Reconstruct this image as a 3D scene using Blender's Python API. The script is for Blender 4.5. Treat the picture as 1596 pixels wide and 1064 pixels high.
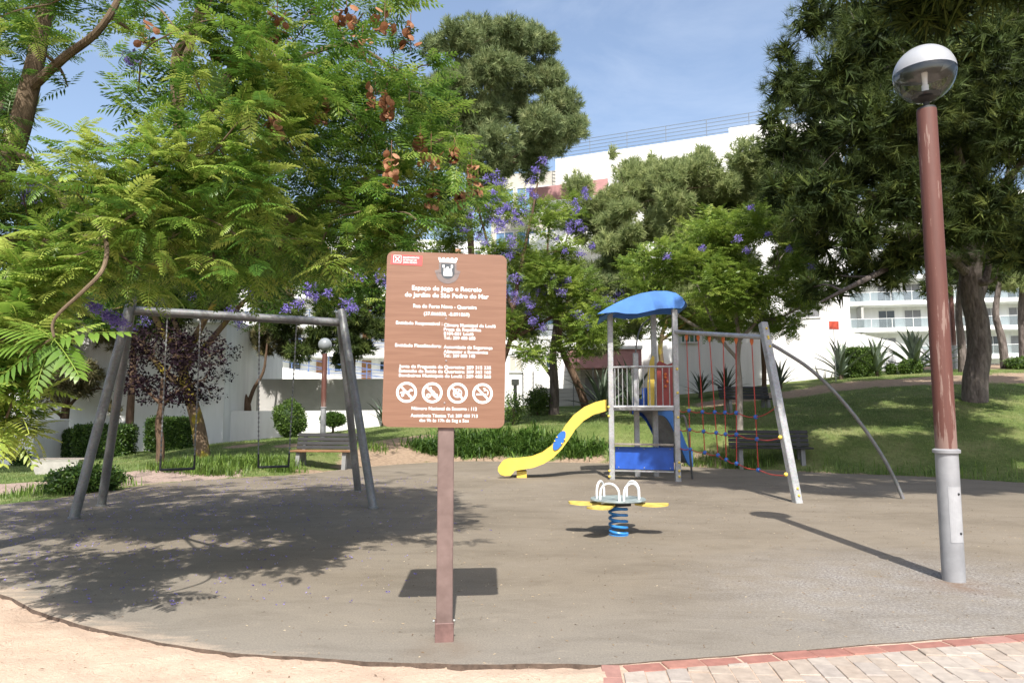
import bpy, bmesh, math, random
import numpy as np
from mathutils import Vector, Matrix
R = math.radians
for o in list(bpy.data.objects): bpy.data.objects.remove(o)
scene = bpy.context.scene
COL = scene.collection
# ------------------------------------------------------------------ camera
CAM_H = 1.5; F = 1100.0; PITCH = math.atan(106 / 1100.0); CX, CY = 798.0, 532.0
cam_d = bpy.data.cameras.new('camera'); cam = bpy.data.objects.new('camera', cam_d); COL.objects.link(cam)
cam.location = (0, 0, CAM_H); cam.rotation_euler = (math.pi / 2 + PITCH, 0, 0)
cam_d.sensor_width = 36; cam_d.lens = 36 * F / 1596; cam_d.clip_start = 0.05; cam_d.clip_end = 3000
scene.camera = cam
scene.render.resolution_x = 1024; scene.render.resolution_y = 682
# ------------------------------------------------------------------ sky and sun
SUN_EL = 50.0; SUN_AZ = 3.0
w = bpy.data.worlds.new('World'); scene.world = w; w.use_nodes = True
wn = w.node_tree.nodes; wl = w.node_tree.links; wn.clear()
wo = wn.new('ShaderNodeOutputWorld'); wb = wn.new('ShaderNodeBackground'); sk = wn.new('ShaderNodeTexSky')
sk.sky_type = 'NISHITA'; sk.sun_disc = False; sk.sun_elevation = R(SUN_EL); sk.sun_rotation = R(180 - SUN_AZ)
sk.air_density = 1.0; sk.dust_density = 2.6; sk.ozone_density = 1.0; sk.altitude = 0
wb.inputs['Strength'].default_value = 0.125
tcw = wn.new('ShaderNodeTexCoord'); mpw = wn.new('ShaderNodeMapping'); mpw.inputs['Scale'].default_value = (1.6, 1.6, 5.0); wl.new(tcw.outputs['Generated'], mpw.inputs[0])
nzw = wn.new('ShaderNodeTexNoise'); nzw.inputs['Scale'].default_value = 1.8; nzw.inputs['Detail'].default_value = 7; nzw.inputs['Roughness'].default_value = 0.6; nzw.inputs['Distortion'].default_value = 0.5; wl.new(mpw.outputs[0], nzw.inputs['Vector'])
rmw = wn.new('ShaderNodeValToRGB'); rmw.color_ramp.elements[0].position = 0.40; rmw.color_ramp.elements[0].color = (0.06, 0.06, 0.06, 1); rmw.color_ramp.elements[1].position = 0.80; rmw.color_ramp.elements[1].color = (0.30, 0.30, 0.30, 1); wl.new(nzw.outputs[0], rmw.inputs[0])
mxw = wn.new('ShaderNodeMixRGB'); wl.new(rmw.outputs[0], mxw.inputs[0]); wl.new(sk.outputs[0], mxw.inputs[1]); mxw.inputs[2].default_value = (5.2, 5.6, 6.2, 1)   # thin high cloud
wl.new(mxw.outputs[0], wb.inputs['Color']); wl.new(wb.outputs[0], wo.inputs['Surface'])
sl = bpy.data.lights.new('sun', 'SUN'); sl.energy = 4.3; sl.angle = R(0.53); sl.color = (1.0, 0.95, 0.87)
so = bpy.data.objects.new('sun', sl); COL.objects.link(so); so.rotation_euler = (R(90 - SUN_EL), 0, R(SUN_AZ)); so.location = (3, -10, 20)
vs = scene.view_settings
vs.view_transform = 'Standard'; vs.look = 'None'; vs.gamma = 1; vs.exposure = 0.92
try: vs.use_curve_mapping = False
except Exception: pass
try: scene.cycles.max_bounces = 6; scene.cycles.transparent_max_bounces = 8
except Exception: pass

# ------------------------------------------------------------------ pixel <-> place helpers (site survey from the photograph)
cp, sp_ = math.cos(PITCH), math.sin(PITCH)
def ray(px, py):
    x = (px - CX) / F; v = (CY - py) / F
    return Vector((x, cp - v * sp_, sp_ + v * cp))
def P(px, py, D):
    d = ray(px, py); k = D / d.y
    return Vector((d.x * k, D, CAM_H + d.z * k))
def G(px, py, z=0.0):
    d = ray(px, py); k = (z - CAM_H) / d.z
    return Vector((d.x * k, d.y * k, z))

# ------------------------------------------------------------------ object helpers
def tag(o, label=None, cat=None, group=None, kind=None):
    if label: o['label'] = label
    if cat: o['category'] = cat
    if group: o['group'] = group
    if kind: o['kind'] = kind
    return o
def thing(name, loc, label, cat, group=None):
    o = bpy.data.objects.new(name, None); COL.objects.link(o); o.location = loc; o.empty_display_size = 0.2
    o['_w'] = tuple(loc)
    return tag(o, label, cat, group)
def origin_of(o):
    w_ = Vector((0, 0, 0))
    while o is not None:
        w_ += Vector(o.location); o = o.parent
    return w_
def link(name, me, mat, parent=None, smooth=False):
    o = bpy.data.objects.new(name, me); COL.objects.link(o)
    if mat is not None and len(me.materials) == 0:
        for m in (mat if isinstance(mat, (list, tuple)) else [mat]): me.materials.append(m)
    if smooth: me.polygons.foreach_set('use_smooth', [True] * len(me.polygons))
    if parent is not None: o.parent = parent
    return o
class MB:
    """collects shapes (world coordinates) and builds ONE mesh object"""
    def __init__(s): s.v = []; s.f = []; s.mi = []
    def add(s, vs, fs, mi=0):
        b = len(s.v); s.v += [tuple(p) for p in vs]; s.f += [tuple(i + b for i in f) for f in fs]; s.mi += [mi] * len(fs); return s
    def box(s, c, size, rot=None, mi=0, bev=0.0):
        c = Vector(c); hx, hy, hz = [q / 2 for q in size]; m = rot if rot is not None else Matrix.Identity(3)
        if bev <= 0:
            vs = [c + m @ Vector((x * hx, y * hy, z * hz)) for x in (-1, 1) for y in (-1, 1) for z in (-1, 1)]
            return s.add(vs, [(0, 1, 3, 2), (4, 6, 7, 5), (0, 4, 5, 1), (2, 3, 7, 6), (0, 2, 6, 4), (1, 5, 7, 3)], mi)
        bm = bmesh.new(); bmesh.ops.create_cube(bm, size=1)
        for v in bm.verts: v.co = Vector((v.co.x * size[0], v.co.y * size[1], v.co.z * size[2]))
        bmesh.ops.bevel(bm, geom=bm.edges[:] , offset=bev, segments=1, affect='EDGES')
        bm.verts.index_update()
        s.add([c + m @ v.co for v in bm.verts], [[v.index for v in f.verts] for f in bm.faces], mi); bm.free(); return s
    def beam(s, a, b, wx, wy, up=(0, 0, 1), mi=0, bev=0.0):
        a, b = Vector(a), Vector(b); z = (b - a).normalized(); u = Vector(up)
        if abs(z.dot(u)) > 0.98: u = Vector((0, 1, 0))
        x = u.cross(z).normalized(); y = z.cross(x)
        m = Matrix((x, y, z)).transposed()
        return s.box((a + b) / 2, (wx, wy, (b - a).length), m, mi, bev)
    def tube(s, pts, r, seg=10, cap=True, mi=0):
        pts = [Vector(p) for p in pts]; n = len(pts); rs = r if isinstance(r, (list, tuple)) else [r] * n
        vs = []; t0 = (pts[1] - pts[0]).normalized()
        u = Vector((0, 0, 1)) if abs(t0.z) < 0.9 else Vector((1, 0, 0))
        x = u.cross(t0).normalized()
        for i in range(n):
            t = (pts[min(i + 1, n - 1)] - pts[max(i - 1, 0)])
            t = t.normalized() if t.length > 1e-9 else t0
            x = (x - t * x.dot(t)).normalized(); y = t.cross(x)
            for k in range(seg):
                a = 2 * math.pi * k / seg
                vs.append(pts[i] + (x * math.cos(a) + y * math.sin(a)) * rs[i])
        fs = [(i * seg + k, i * seg + (k + 1) % seg, (i + 1) * seg + (k + 1) % seg, (i + 1) * seg + k) for i in range(n - 1) for k in range(seg)]
        if cap: fs += [tuple(reversed(range(seg))), tuple((n - 1) * seg + k for k in range(seg))]
        return s.add(vs, fs, mi)
    def lathe(s, prof, c, seg=32, m=None, mi=0):
        c = Vector(c); vs = []; n = len(prof)
        for (r, z) in prof:
            for k in range(seg):
                a = 2 * math.pi * k / seg; p = Vector((r * math.cos(a), r * math.sin(a), z))
                vs.append(c + (m @ p if m is not None else p))
        fs = [(i * seg + k, i * seg + (k + 1) % seg, (i + 1) * seg + (k + 1) % seg, (i + 1) * seg + k) for i in range(n - 1) for k in range(seg)]
        if prof[0][0] > 1e-4: fs.append(tuple(reversed(range(seg))))
        if prof[-1][0] > 1e-4: fs.append(tuple((n - 1) * seg + k for k in range(seg)))
        return s.add(vs, fs, mi)
    def prism(s, poly, o, ux, uy, d, mi=0):
        """2-D polygon in the frame (ux, uy) at o, extruded by vector d"""
        o, ux, uy, d = Vector(o), Vector(ux), Vector(uy), Vector(d); n = len(poly)
        vs = [o + ux * a + uy * b for a, b in poly]; vs += [p + d for p in vs]
        fs = [tuple(reversed(range(n))), tuple(range(n, 2 * n))] + [(i, (i + 1) % n, n + (i + 1) % n, n + i) for i in range(n)]
        return s.add(vs, fs, mi)
    def ball(s, c, r, seg=10, rings=6, mi=0):
        return s.lathe([(max(1e-5, r * math.sin(math.pi * i / rings)), -r * math.cos(math.pi * i / rings)) for i in range(rings + 1)], c, seg, None, mi)
    def build(s, name, mat, parent=None, smooth=False, flip=True):
        w0 = origin_of(parent); me = bpy.data.meshes.new(name)
        me.from_pydata([(x - w0.x, y - w0.y, z - w0.z) for x, y, z in s.v], [], s.f)
        if isinstance(mat, (list, tuple)):
            for m in mat: me.materials.append(m)
            me.polygons.foreach_set('material_index', s.mi)
        bm = bmesh.new(); bm.from_mesh(me); bmesh.ops.recalc_face_normals(bm, faces=bm.faces[:]); bm.to_mesh(me); bm.free()
        if smooth:
            me.polygons.foreach_set('use_smooth', [True] * len(me.polygons))
            try: me.set_sharp_from_angle(angle=R(40))
            except Exception: pass
        me.update()
        return link(name, me, None if isinstance(mat, (list, tuple)) else mat, parent)
def np_obj(name, V, T, mat, parent=None, attrs=None, smooth=False):
    """fast mesh of triangles from numpy arrays; V in world coordinates"""
    V = np.asarray(V, dtype=np.float32); T = np.asarray(T, dtype=np.int32)
    w0 = origin_of(parent); V = V - np.array(w0[:], dtype=np.float32)
    k = T.shape[1]
    me = bpy.data.meshes.new(name); me.vertices.add(len(V)); me.vertices.foreach_set('co', V.ravel())
    me.loops.add(T.size); me.loops.foreach_set('vertex_index', T.ravel())
    me.polygons.add(len(T)); me.polygons.foreach_set('loop_start', np.arange(0, T.size, k, dtype=np.int32))
    me.polygons.foreach_set('loop_total', np.full(len(T), k, dtype=np.int32))
    if smooth: me.polygons.foreach_set('use_smooth', np.ones(len(T), dtype=bool))
    for an, av in (attrs or {}).items():
        a = me.attributes.new(an, 'FLOAT', 'POINT'); a.data.foreach_set('value', np.asarray(av, dtype=np.float32))
    me.update(calc_edges=True)
    return link(name, me, mat, parent)
def spline(pts, n=8):
    pts = [Vector(p) for p in pts]; q = [pts[0] * 2 - pts[1]] + pts + [pts[-1] * 2 - pts[-2]]; out = []
    for i in range(1, len(q) - 2):
        a, b, c, d = q[i - 1], q[i], q[i + 1], q[i + 2]
        for k in range(n):
            t = k / n
            out.append(0.5 * ((2 * b) + (c - a) * t + (2 * a - 5 * b + 4 * c - d) * t * t + (3 * b - 3 * c + d - a) * t ** 3))
    out.append(pts[-1]); return out
def rz(a): return Matrix.Rotation(a, 3, 'Z')

# ------------------------------------------------------------------ materials
MATS = {}
def _new(name):
    m = bpy.data.materials.new(name); m.use_nodes = True; nt = m.node_tree
    b = nt.nodes['Principled BSDF']; MATS[name] = m; return m, nt, b
def N(nt, t, **kw):
    n = nt.nodes.new(t)
    for k, v in kw.items():
        if k.startswith('i_'): n.inputs[k[2:].replace('_', ' ')].default_value = v
        else: setattr(n, k, v)
    return n
def c4(c): return (c[0], c[1], c[2], 1)
def ramp(nt, fac, stops):
    r = N(nt, 'ShaderNodeValToRGB'); e = r.color_ramp.elements
    while len(e) < len(stops): e.new(0.5)
    for k, (p, c) in enumerate(stops): e[k].position = p; e[k].color = c4(c) if len(c) == 3 else c
    nt.links.new(fac, r.inputs[0]); return r
def noise(nt, vec, scale, detail=4, rough=0.55, dist=0.0):
    n = N(nt, 'ShaderNodeTexNoise'); n.inputs['Scale'].default_value = scale; n.inputs['Detail'].default_value = detail
    n.inputs['Roughness'].default_value = rough; n.inputs['Distortion'].default_value = dist
    if vec is not None: nt.links.new(vec, n.inputs['Vector'])
    return n
def bump(nt, b, h, strength, dist=0.02):
    n = N(nt, 'ShaderNodeBump'); n.inputs['Strength'].default_value = strength; n.inputs['Distance'].default_value = dist
    nt.links.new(h, n.inputs['Height']); nt.links.new(n.outputs[0], b.inputs['Normal']); return n
def mapping(nt, scale=(1, 1, 1), coord='Object'):
    tc = N(nt, 'ShaderNodeTexCoord'); mp = N(nt, 'ShaderNodeMapping'); mp.inputs['Scale'].default_value = scale
    nt.links.new(tc.outputs[coord], mp.inputs[0]); return mp.outputs[0]
def plain(name, col, rough=0.5, metal=0.0, var=0.12, scale=6.0, bmp=0.0, bscale=60, stretch=(1, 1, 1), dark=None, spec=0.5, detail=5):
    m, nt, b = _new(name); vec = mapping(nt, stretch)
    n = noise(nt, vec, scale, detail, 0.6)
    lo = [c * (1 - var) for c in (dark or col)]; hi = [min(1, c * (1 + var)) for c in col]
    r = ramp(nt, n.outputs[0], [(0.32, lo), (0.68, hi)])
    nt.links.new(r.outputs[0], b.inputs['Base Color']); b.inputs['Roughness'].default_value = rough; b.inputs['Metallic'].default_value = metal
    b.inputs['Specular IOR Level'].default_value = spec
    if bmp > 0:
        n2 = noise(nt, vec, bscale, 3); bump(nt, b, n2.outputs[0], bmp, 0.01)
    return m
def leafmat(name, cols, trans=0.35, rough=0.45, tcol=1.5, spec=0.35):
    """leaf colour from a random per-leaf tint, light passing through the blade"""
    m, nt, b = _new(name); at = N(nt, 'ShaderNodeAttribute', attribute_name='tint')
    r = ramp(nt, at.outputs['Fac'], [(i / (len(cols) - 1), c) for i, c in enumerate(cols)])
    nt.links.new(r.outputs[0], b.inputs['Base Color']); b.inputs['Roughness'].default_value = rough
    b.inputs['Specular IOR Level'].default_value = spec
    tr = N(nt, 'ShaderNodeBsdfTranslucent'); mx = N(nt, 'ShaderNodeMixShader'); mx.inputs[0].default_value = trans
    g = N(nt, 'ShaderNodeHueSaturation'); g.inputs['Value'].default_value = tcol; g.inputs['Hue'].default_value = 0.497; nt.links.new(r.outputs[0], g.inputs['Color'])
    nt.links.new(g.outputs[0], tr.inputs[0]); out = nt.nodes['Material Output']
    nt.links.new(b.outputs[0], mx.inputs[1]); nt.links.new(tr.outputs[0], mx.inputs[2]); nt.links.new(mx.outputs[0], out.inputs['Surface'])
    return m
def barkmat(name, c1, c2, c3=None, scale=9.0, bmp=0.8, stretch=(1, 1, 0.25)):
    m, nt, b = _new(name); vec = mapping(nt, stretch)
    n = noise(nt, vec, scale, 8, 0.7, 0.6); v = N(nt, 'ShaderNodeTexVoronoi'); v.inputs['Scale'].default_value = scale * 1.6; nt.links.new(vec, v.inputs['Vector'])
    r = ramp(nt, n.outputs[0], [(0.3, c1), (0.7, c2)])
    col = r.outputs[0]
    if c3 is not None:
        n3 = noise(nt, mapping(nt, (1, 1, 0.6)), 3.0, 5, 0.6); k = ramp(nt, n3.outputs[0], [(0.50, (0, 0, 0)), (0.60, (1, 1, 1))])
        mx = N(nt, 'ShaderNodeMixRGB'); nt.links.new(k.outputs[0], mx.inputs[0]); nt.links.new(col, mx.inputs[1]); mx.inputs[2].default_value = c4(c3); col = mx.outputs[0]
    nt.links.new(col, b.inputs['Base Color']); b.inputs['Roughness'].default_value = 0.9; b.inputs['Specular IOR Level'].default_value = 0.2
    ad = N(nt, 'ShaderNodeMath', operation='ADD'); nt.links.new(n.outputs[0], ad.inputs[0]); nt.links.new(v.outputs['Distance'], ad.inputs[1])
    bump(nt, b, ad.outputs[0], bmp, 0.04); return m

# galvanised steel
def galv(name, base=0.36, tint=(0.96, 1.0, 1.05)):
    m, nt, b = _new(name); vec = mapping(nt)
    v = N(nt, 'ShaderNodeTexVoronoi'); v.inputs['Scale'].default_value = 45; nt.links.new(vec, v.inputs['Vector'])
    n = noise(nt, vec, 4, 6, 0.6)
    a = N(nt, 'ShaderNodeMixRGB', blend_type='MULTIPLY'); a.inputs[0].default_value = 0.35
    r = ramp(nt, n.outputs[0], [(0.3, [base * 0.75 * t for t in tint]), (0.7, [base * 1.15 * t for t in tint])])
    nt.links.new(r.outputs[0], a.inputs[1]); nt.links.new(v.outputs['Color'], a.inputs[2])
    h = N(nt, 'ShaderNodeHueSaturation'); h.inputs['Saturation'].default_value = 0.35; nt.links.new(a.outputs[0], h.inputs['Color'])
    nt.links.new(h.outputs[0], b.inputs['Base Color']); b.inputs['Metallic'].default_value = 0.35; b.inputs['Roughness'].default_value = 0.5
    return m
M = {}
M['steel'] = galv('galvanised_steel', 0.40)
M['steel_dark'] = galv('weathered_steel', 0.20)
M['steel_lamp'] = plain('lamp_base_grey', (0.27, 0.275, 0.29), 0.5, 0.2, var=0.14, scale=5)
M['blue'] = plain('blue_panel', (0.014, 0.075, 0.38), 0.48, var=0.22, scale=4, bmp=0.08, bscale=30)
M['roof_blue'] = plain('blue_roof_plastic', (0.06, 0.19, 0.52), 0.55, var=0.16, scale=2.5)
M['spring_blue'] = plain('spring_paint_blue', (0.03, 0.19, 0.48), 0.35, var=0.2, scale=12)
M['knot_blue'] = plain('knot_plastic_blue', (0.02, 0.10, 0.38), 0.4)
M['yellow'] = plain('yellow_slide_plastic', (0.62, 0.455, 0.075), 0.5, var=0.13, scale=2.2, bmp=0.06, bscale=25)
M['yellow_worn'] = plain('yellow_seat_worn', (0.50, 0.38, 0.085), 0.65, var=0.25, scale=14)
M['cap_yellow'] = plain('yellow_bolt_cap', (0.70, 0.52, 0.08), 0.4)
M['red_panel'] = plain('red_panel', (0.24, 0.035, 0.03), 0.5)
M['rope'] = plain('red_rope', (0.36, 0.040, 0.03), 0.75, var=0.3, scale=60, bmp=0.5, bscale=200)
M['orange'] = plain('orange_plastic', (0.55, 0.13, 0.03), 0.5)
M['white_metal'] = plain('white_painted_tube', (0.72, 0.73, 0.74), 0.3, var=0.08)
M['rubber'] = plain('black_rubber', (0.02, 0.02, 0.022), 0.7)
M['plank'] = plain('grey_plank', (0.22, 0.19, 0.16), 0.7, var=0.3, scale=20, stretch=(0.3, 1, 1))
M['bench_slat'] = plain('dark_bench_slat', (0.012, 0.012, 0.013), 0.6, var=0.3, scale=8)
M['bench_seat'] = plain('brown_bench_slat', (0.20, 0.10, 0.045), 0.6, var=0.3, scale=10, stretch=(0.3, 1, 1))
M['concrete'] = plain('concrete', (0.20, 0.20, 0.195), 0.85, var=0.15, scale=7, bmp=0.3, bscale=90)
M['stone'] = plain('pale_stone', (0.42, 0.40, 0.37), 0.85, var=0.12, scale=6, bmp=0.3, bscale=70)
M['white_wall'] = plain('white_render', (0.70, 0.70, 0.695), 0.8, var=0.085, scale=2.2, bmp=0.15, bscale=140, stretch=(1, 1, 0.16), detail=8)
M['white_band'] = plain('white_parapet', (0.82, 0.82, 0.81), 0.75, var=0.03, scale=2.0)
M['grey_wall'] = plain('grey_concrete_wall', (0.40, 0.39, 0.375), 0.85, var=0.10, scale=1.4, bmp=0.25, bscale=90)
M['beige_wall'] = plain('beige_render', (0.46, 0.44, 0.39), 0.85, var=0.06, scale=2)
M['pink'] = plain('dusky_pink_render', (0.42, 0.22, 0.22), 0.8, var=0.10, scale=2.5)
M['door_brown'] = plain('brown_door', (0.26, 0.13, 0.06), 0.6, var=0.2, scale=6, stretch=(1, 1, 0.2))
M['blue_rail'] = plain('blue_railing', (0.10, 0.16, 0.34), 0.5)
M['shutter'] = plain('grey_shutter', (0.20, 0.20, 0.215), 0.6, var=0.1, scale=3)
M['frame_white'] = plain('window_frame', (0.6, 0.6, 0.6), 0.5)
M['orange_sign'] = plain('orange_red_sign', (0.62, 0.09, 0.05), 0.5)
M['print'] = plain('white_print', (0.80, 0.80, 0.80), 0.6, var=0.05, scale=30)
M['sticker_red'] = plain('red_sticker', (0.60, 0.07, 0.07), 0.45, var=0.1)
M['crest_grey'] = plain('crest_grey', (0.155, 0.125, 0.118), 0.5, var=0.15, scale=40)
M['crest_dark'] = plain('crest_dark', (0.05, 0.06, 0.07), 0.5)
M['sand'] = None
M['rail_grey'] = plain('roof_rail', (0.11, 0.14, 0.18), 0.5)
M['grille_green'] = plain('green_grille', (0.07, 0.15, 0.11), 0.6)
M['bed_metal'] = plain('slide_bed', (0.33, 0.24, 0.05), 0.5)
M['blue_badge'] = plain('blue_badge', (0.02, 0.12, 0.42), 0.45)
M['rider_top'] = plain('rider_table', (0.20, 0.24, 0.24), 0.6, var=0.35, scale=10)
def glassmat(name, tint, gloss=0.12, alpha=0.8):
    m, nt, b = _new(name); out = nt.nodes['Material Output']; t = N(nt, 'ShaderNodeBsdfTransparent'); g = N(nt, 'ShaderNodeBsdfGlossy')
    t.inputs[0].default_value = c4(tint); g.inputs['Roughness'].default_value = 0.04; g.inputs[0].default_value = (0.9, 0.93, 0.95, 1)
    lw = N(nt, 'ShaderNodeLayerWeight'); lw.inputs[0].default_value = 0.25; ma = N(nt, 'ShaderNodeMath', operation='MULTIPLY_ADD')
    nt.links.new(lw.outputs['Fresnel'], ma.inputs[0]); ma.inputs[1].default_value = 0.8; ma.inputs[2].default_value = gloss
    mx = N(nt, 'ShaderNodeMixShader'); nt.links.new(ma.outputs[0], mx.inputs[0]); nt.links.new(t.outputs[0], mx.inputs[1]); nt.links.new(g.outputs[0], mx.inputs[2])
    nt.links.new(mx.outputs[0], out.inputs['Surface']); return m
M['glass'] = glassmat('clear_glass', (0.86, 0.88, 0.88), 0.05)
M['rail_glass'] = glassmat('railing_glass', (0.80, 0.86, 0.88), 0.10)
m_, nt_, b_ = _new('window_glass'); b_.inputs['Base Color'].default_value = (0.03, 0.045, 0.06, 1); b_.inputs['Roughness'].default_value = 0.08; M['pane'] = m_
m_, nt_, b_ = _new('blue_window_glass'); b_.inputs['Base Color'].default_value = (0.16, 0.28, 0.46, 1); b_.inputs['Roughness'].default_value = 0.12; M['pane_blue'] = m_
# lamp post: red-brown fibre-glass weathered to pale at the bottom
m_, nt_, b_ = _new('red_brown_post'); v_ = mapping(nt_, (1, 1, 0.06)); n_ = noise(nt_, v_, 30, 6, 0.7); n2_ = noise(nt_, mapping(nt_, (1, 1, 0.4)), 2.5, 6, 0.65)
ad_ = N(nt_, 'ShaderNodeMath', operation='MULTIPLY_ADD'); nt_.links.new(n2_.outputs[0], ad_.inputs[0]); ad_.inputs[1].default_value = 0.7; nt_.links.new(n_.outputs[0], ad_.inputs[2])
tc_ = N(nt_, 'ShaderNodeTexCoord'); sx_ = N(nt_, 'ShaderNodeSeparateXYZ'); nt_.links.new(tc_.outputs['Object'], sx_.inputs[0])
mr_ = N(nt_, 'ShaderNodeMapRange'); mr_.inputs['From Min'].default_value = 1.1; mr_.inputs['From Max'].default_value = 1.9; mr_.inputs['To Min'].default_value = 0.28; mr_.inputs['To Max'].default_value = 0.0
nt_.links.new(sx_.outputs['Z'], mr_.inputs['Value'])
ad2_ = N(nt_, 'ShaderNodeMath', operation='ADD'); nt_.links.new(ad_.outputs[0], ad2_.inputs[0]); nt_.links.new(mr_.outputs[0], ad2_.inputs[1])
r_ = ramp(nt_, ad2_.outputs[0], [(0.55, (0.070, 0.022, 0.016)), (0.98, (0.105, 0.038, 0.028)), (1.45, (0.19, 0.12, 0.10))])
nt_.links.new(r_.outputs[0], b_.inputs['Base Color']); b_.inputs['Roughness'].default_value = 0.68; bump(nt_, b_, n_.outputs[0], 0.3, 0.005); M['post_red'] = m_
# sign board: printed wood
m_, nt_, b_ = _new('wood_print_board'); v_ = mapping(nt_, (0.9, 1, 14)); n_ = noise(nt_, v_, 3.0, 6, 0.62, 0.8); n2_ = noise(nt_, mapping(nt_, (1.2, 1, 60)), 4, 4, 0.6)
ad_ = N(nt_, 'ShaderNodeMath', operation='MULTIPLY_ADD'); nt_.links.new(n2_.outputs[0], ad_.inputs[0]); ad_.inputs[1].default_value = 0.45; nt_.links.new(n_.outputs[0], ad_.inputs[2])
r_ = ramp(nt_, ad_.outputs[0], [(0.42, (0.160, 0.080, 0.049)), (0.72, (0.192, 0.099, 0.062)), (1.05, (0.225, 0.122, 0.080))])
nt_.links.new(r_.outputs[0], b_.inputs['Base Color']); b_.inputs['Roughness'].default_value = 0.42; M['board'] = m_
M['sign_post'] = plain('brown_painted_post', (0.150, 0.105, 0.095), 0.55, var=0.16, scale=9, dark=(0.135, 0.09, 0.08))
M['sign_sleeve'] = plain('rusty_sleeve', (0.15, 0.085, 0.076), 0.6, var=0.3, scale=12)
# ------------------------------------------------------------------ terrain
MAT_PX = [(-260, 850), (-120, 890), (0, 925), (60, 952), (110, 968), (200, 990), (330, 1013), (450, 1022), (600, 1031), (700, 1034), (800, 1034), (885, 1034), (966, 1033.5),
          (1100, 1023), (1300, 1008), (1596, 985), (1950, 962), (2300, 850), (2000, 775), (1800, 762), (1596, 752), (1450, 743), (1270, 736), (1130, 730), (1040, 725), (960, 722), (800, 719), (700, 719),
          (560, 728), (480, 738), (330, 747), (250, 753), (160, 765), (100, 775), (0, 786), (-150, 806)]
MATP = np.array([[G(*p).x, G(*p).y] for p in MAT_PX])
def mat_dist(X, Y):
    """signed distance to the playground edge, positive outside"""
    X = np.asarray(X, float); Y = np.asarray(Y, float); d = np.full(X.shape, 1e9); ins = np.zeros(X.shape, bool); n = len(MATP)
    for i in range(n):
        ax, ay = MATP[i]; bx, by = MATP[(i + 1) % n]; ex, ey = bx - ax, by - ay
        t = np.clip(((X - ax) * ex + (Y - ay) * ey) / (ex * ex + ey * ey), 0, 1)
        d = np.minimum(d, np.hypot(X - ax - t * ex, Y - ay - t * ey))
        c = ((ay > Y) != (by > Y)) & (X < (bx - ax) * (Y - ay) / (by - ay + 1e-12) + ax); ins ^= c
    return np.where(ins, -d, d)
CT = [(1500, 700, 17.5), (1520, 622, 21.5), (1300, 662, 20), (1300, 605, 28), (1596, 580, 30), (1150, 672, 20.5), (1100, 641, 27), (1000, 662, 21), (900, 665, 22), (860, 645, 28),
      (700, 680, 22), (700, 655, 28), (600, 668, 28), (600, 702, 20), (450, 686, 26), (385, 686, 25), (430, 706, 21), (320, 716, 18.5), (250, 727, 17.5), (250, 703, 26),
      (110, 720, 23), (95, 742, 18), (0, 726, 23), (0, 765, 14.5), (1900, 600, 26), (1900, 700, 17), (1300, 585, 34), (1550, 565, 38), (-300, 760, 16), (-300, 735, 23), (800, 640, 33), (300, 690, 33)]
cpts = np.array([P(*c)[:] for c in CT])
def _tps(a, b):
    r2 = ((a[:, None, :] - b[None, :, :]) ** 2).sum(-1); return 0.5 * r2 * np.log(r2 + 1e-9)
_n = len(cpts); K = _tps(cpts[:, :2], cpts[:, :2]) + np.eye(_n) * 2.0
Pm = np.c_[np.ones(_n), cpts[:, :2]]; A_ = np.block([[K, Pm], [Pm.T, np.zeros((3, 3))]])
sol = np.linalg.solve(A_, np.r_[cpts[:, 2], 0, 0, 0])
def hterr(X, Y):
    X = np.atleast_1d(np.asarray(X, float)); Y = np.atleast_1d(np.asarray(Y, float))
    Xc = np.clip(X, -17, 26); Yc = np.clip(Y, 8, 37); q = np.c_[Xc.ravel(), Yc.ravel()]
    z = (_tps(q, cpts[:, :2]) @ sol[:_n] + sol[_n] + q @ sol[_n + 1:]).reshape(X.shape)
    d = mat_dist(X, Y); s = np.clip(d / 2.6, 0, 1); s = s * s * (3 - 2 * s)
    fr = np.clip((Y - 8.5) / 4.0, 0, 1); fr = fr * fr * (3 - 2 * fr)
    base = np.where(d < 0.02, -0.10, -0.10)
    base = np.where((d >= 0.02) & (Y > 9.0), -0.10 + 0.065 * np.clip(d / 0.25, 0, 1), base)
    return z * s * fr + base * (1 - s * fr)
def h1(x, y): return float(hterr([x], [y])[0])
def H(px, py, d0=9.0, d1=60.0):
    """where the line of sight through a point of the photograph meets the ground"""
    D = np.arange(d0, d1, 0.05); pts = np.array([P(px, py, t)[:] for t in (d0, d1)])
    t = (D - d0) / (d1 - d0); X = pts[0, 0] + (pts[1, 0] - pts[0, 0]) * t; Z = pts[0, 2] + (pts[1, 2] - pts[0, 2]) * t
    h = hterr(X, D); k = np.nonzero(h >= Z)[0]
    i = int(k[0]) if len(k) else int(np.argmin(np.abs(h - Z)))
    return Vector((X[i], D[i], h[i]))
def onto(p): return Vector((p[0], p[1], h1(p[0], p[1])))

rng = np.random.default_rng(7); random.seed(7)
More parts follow.
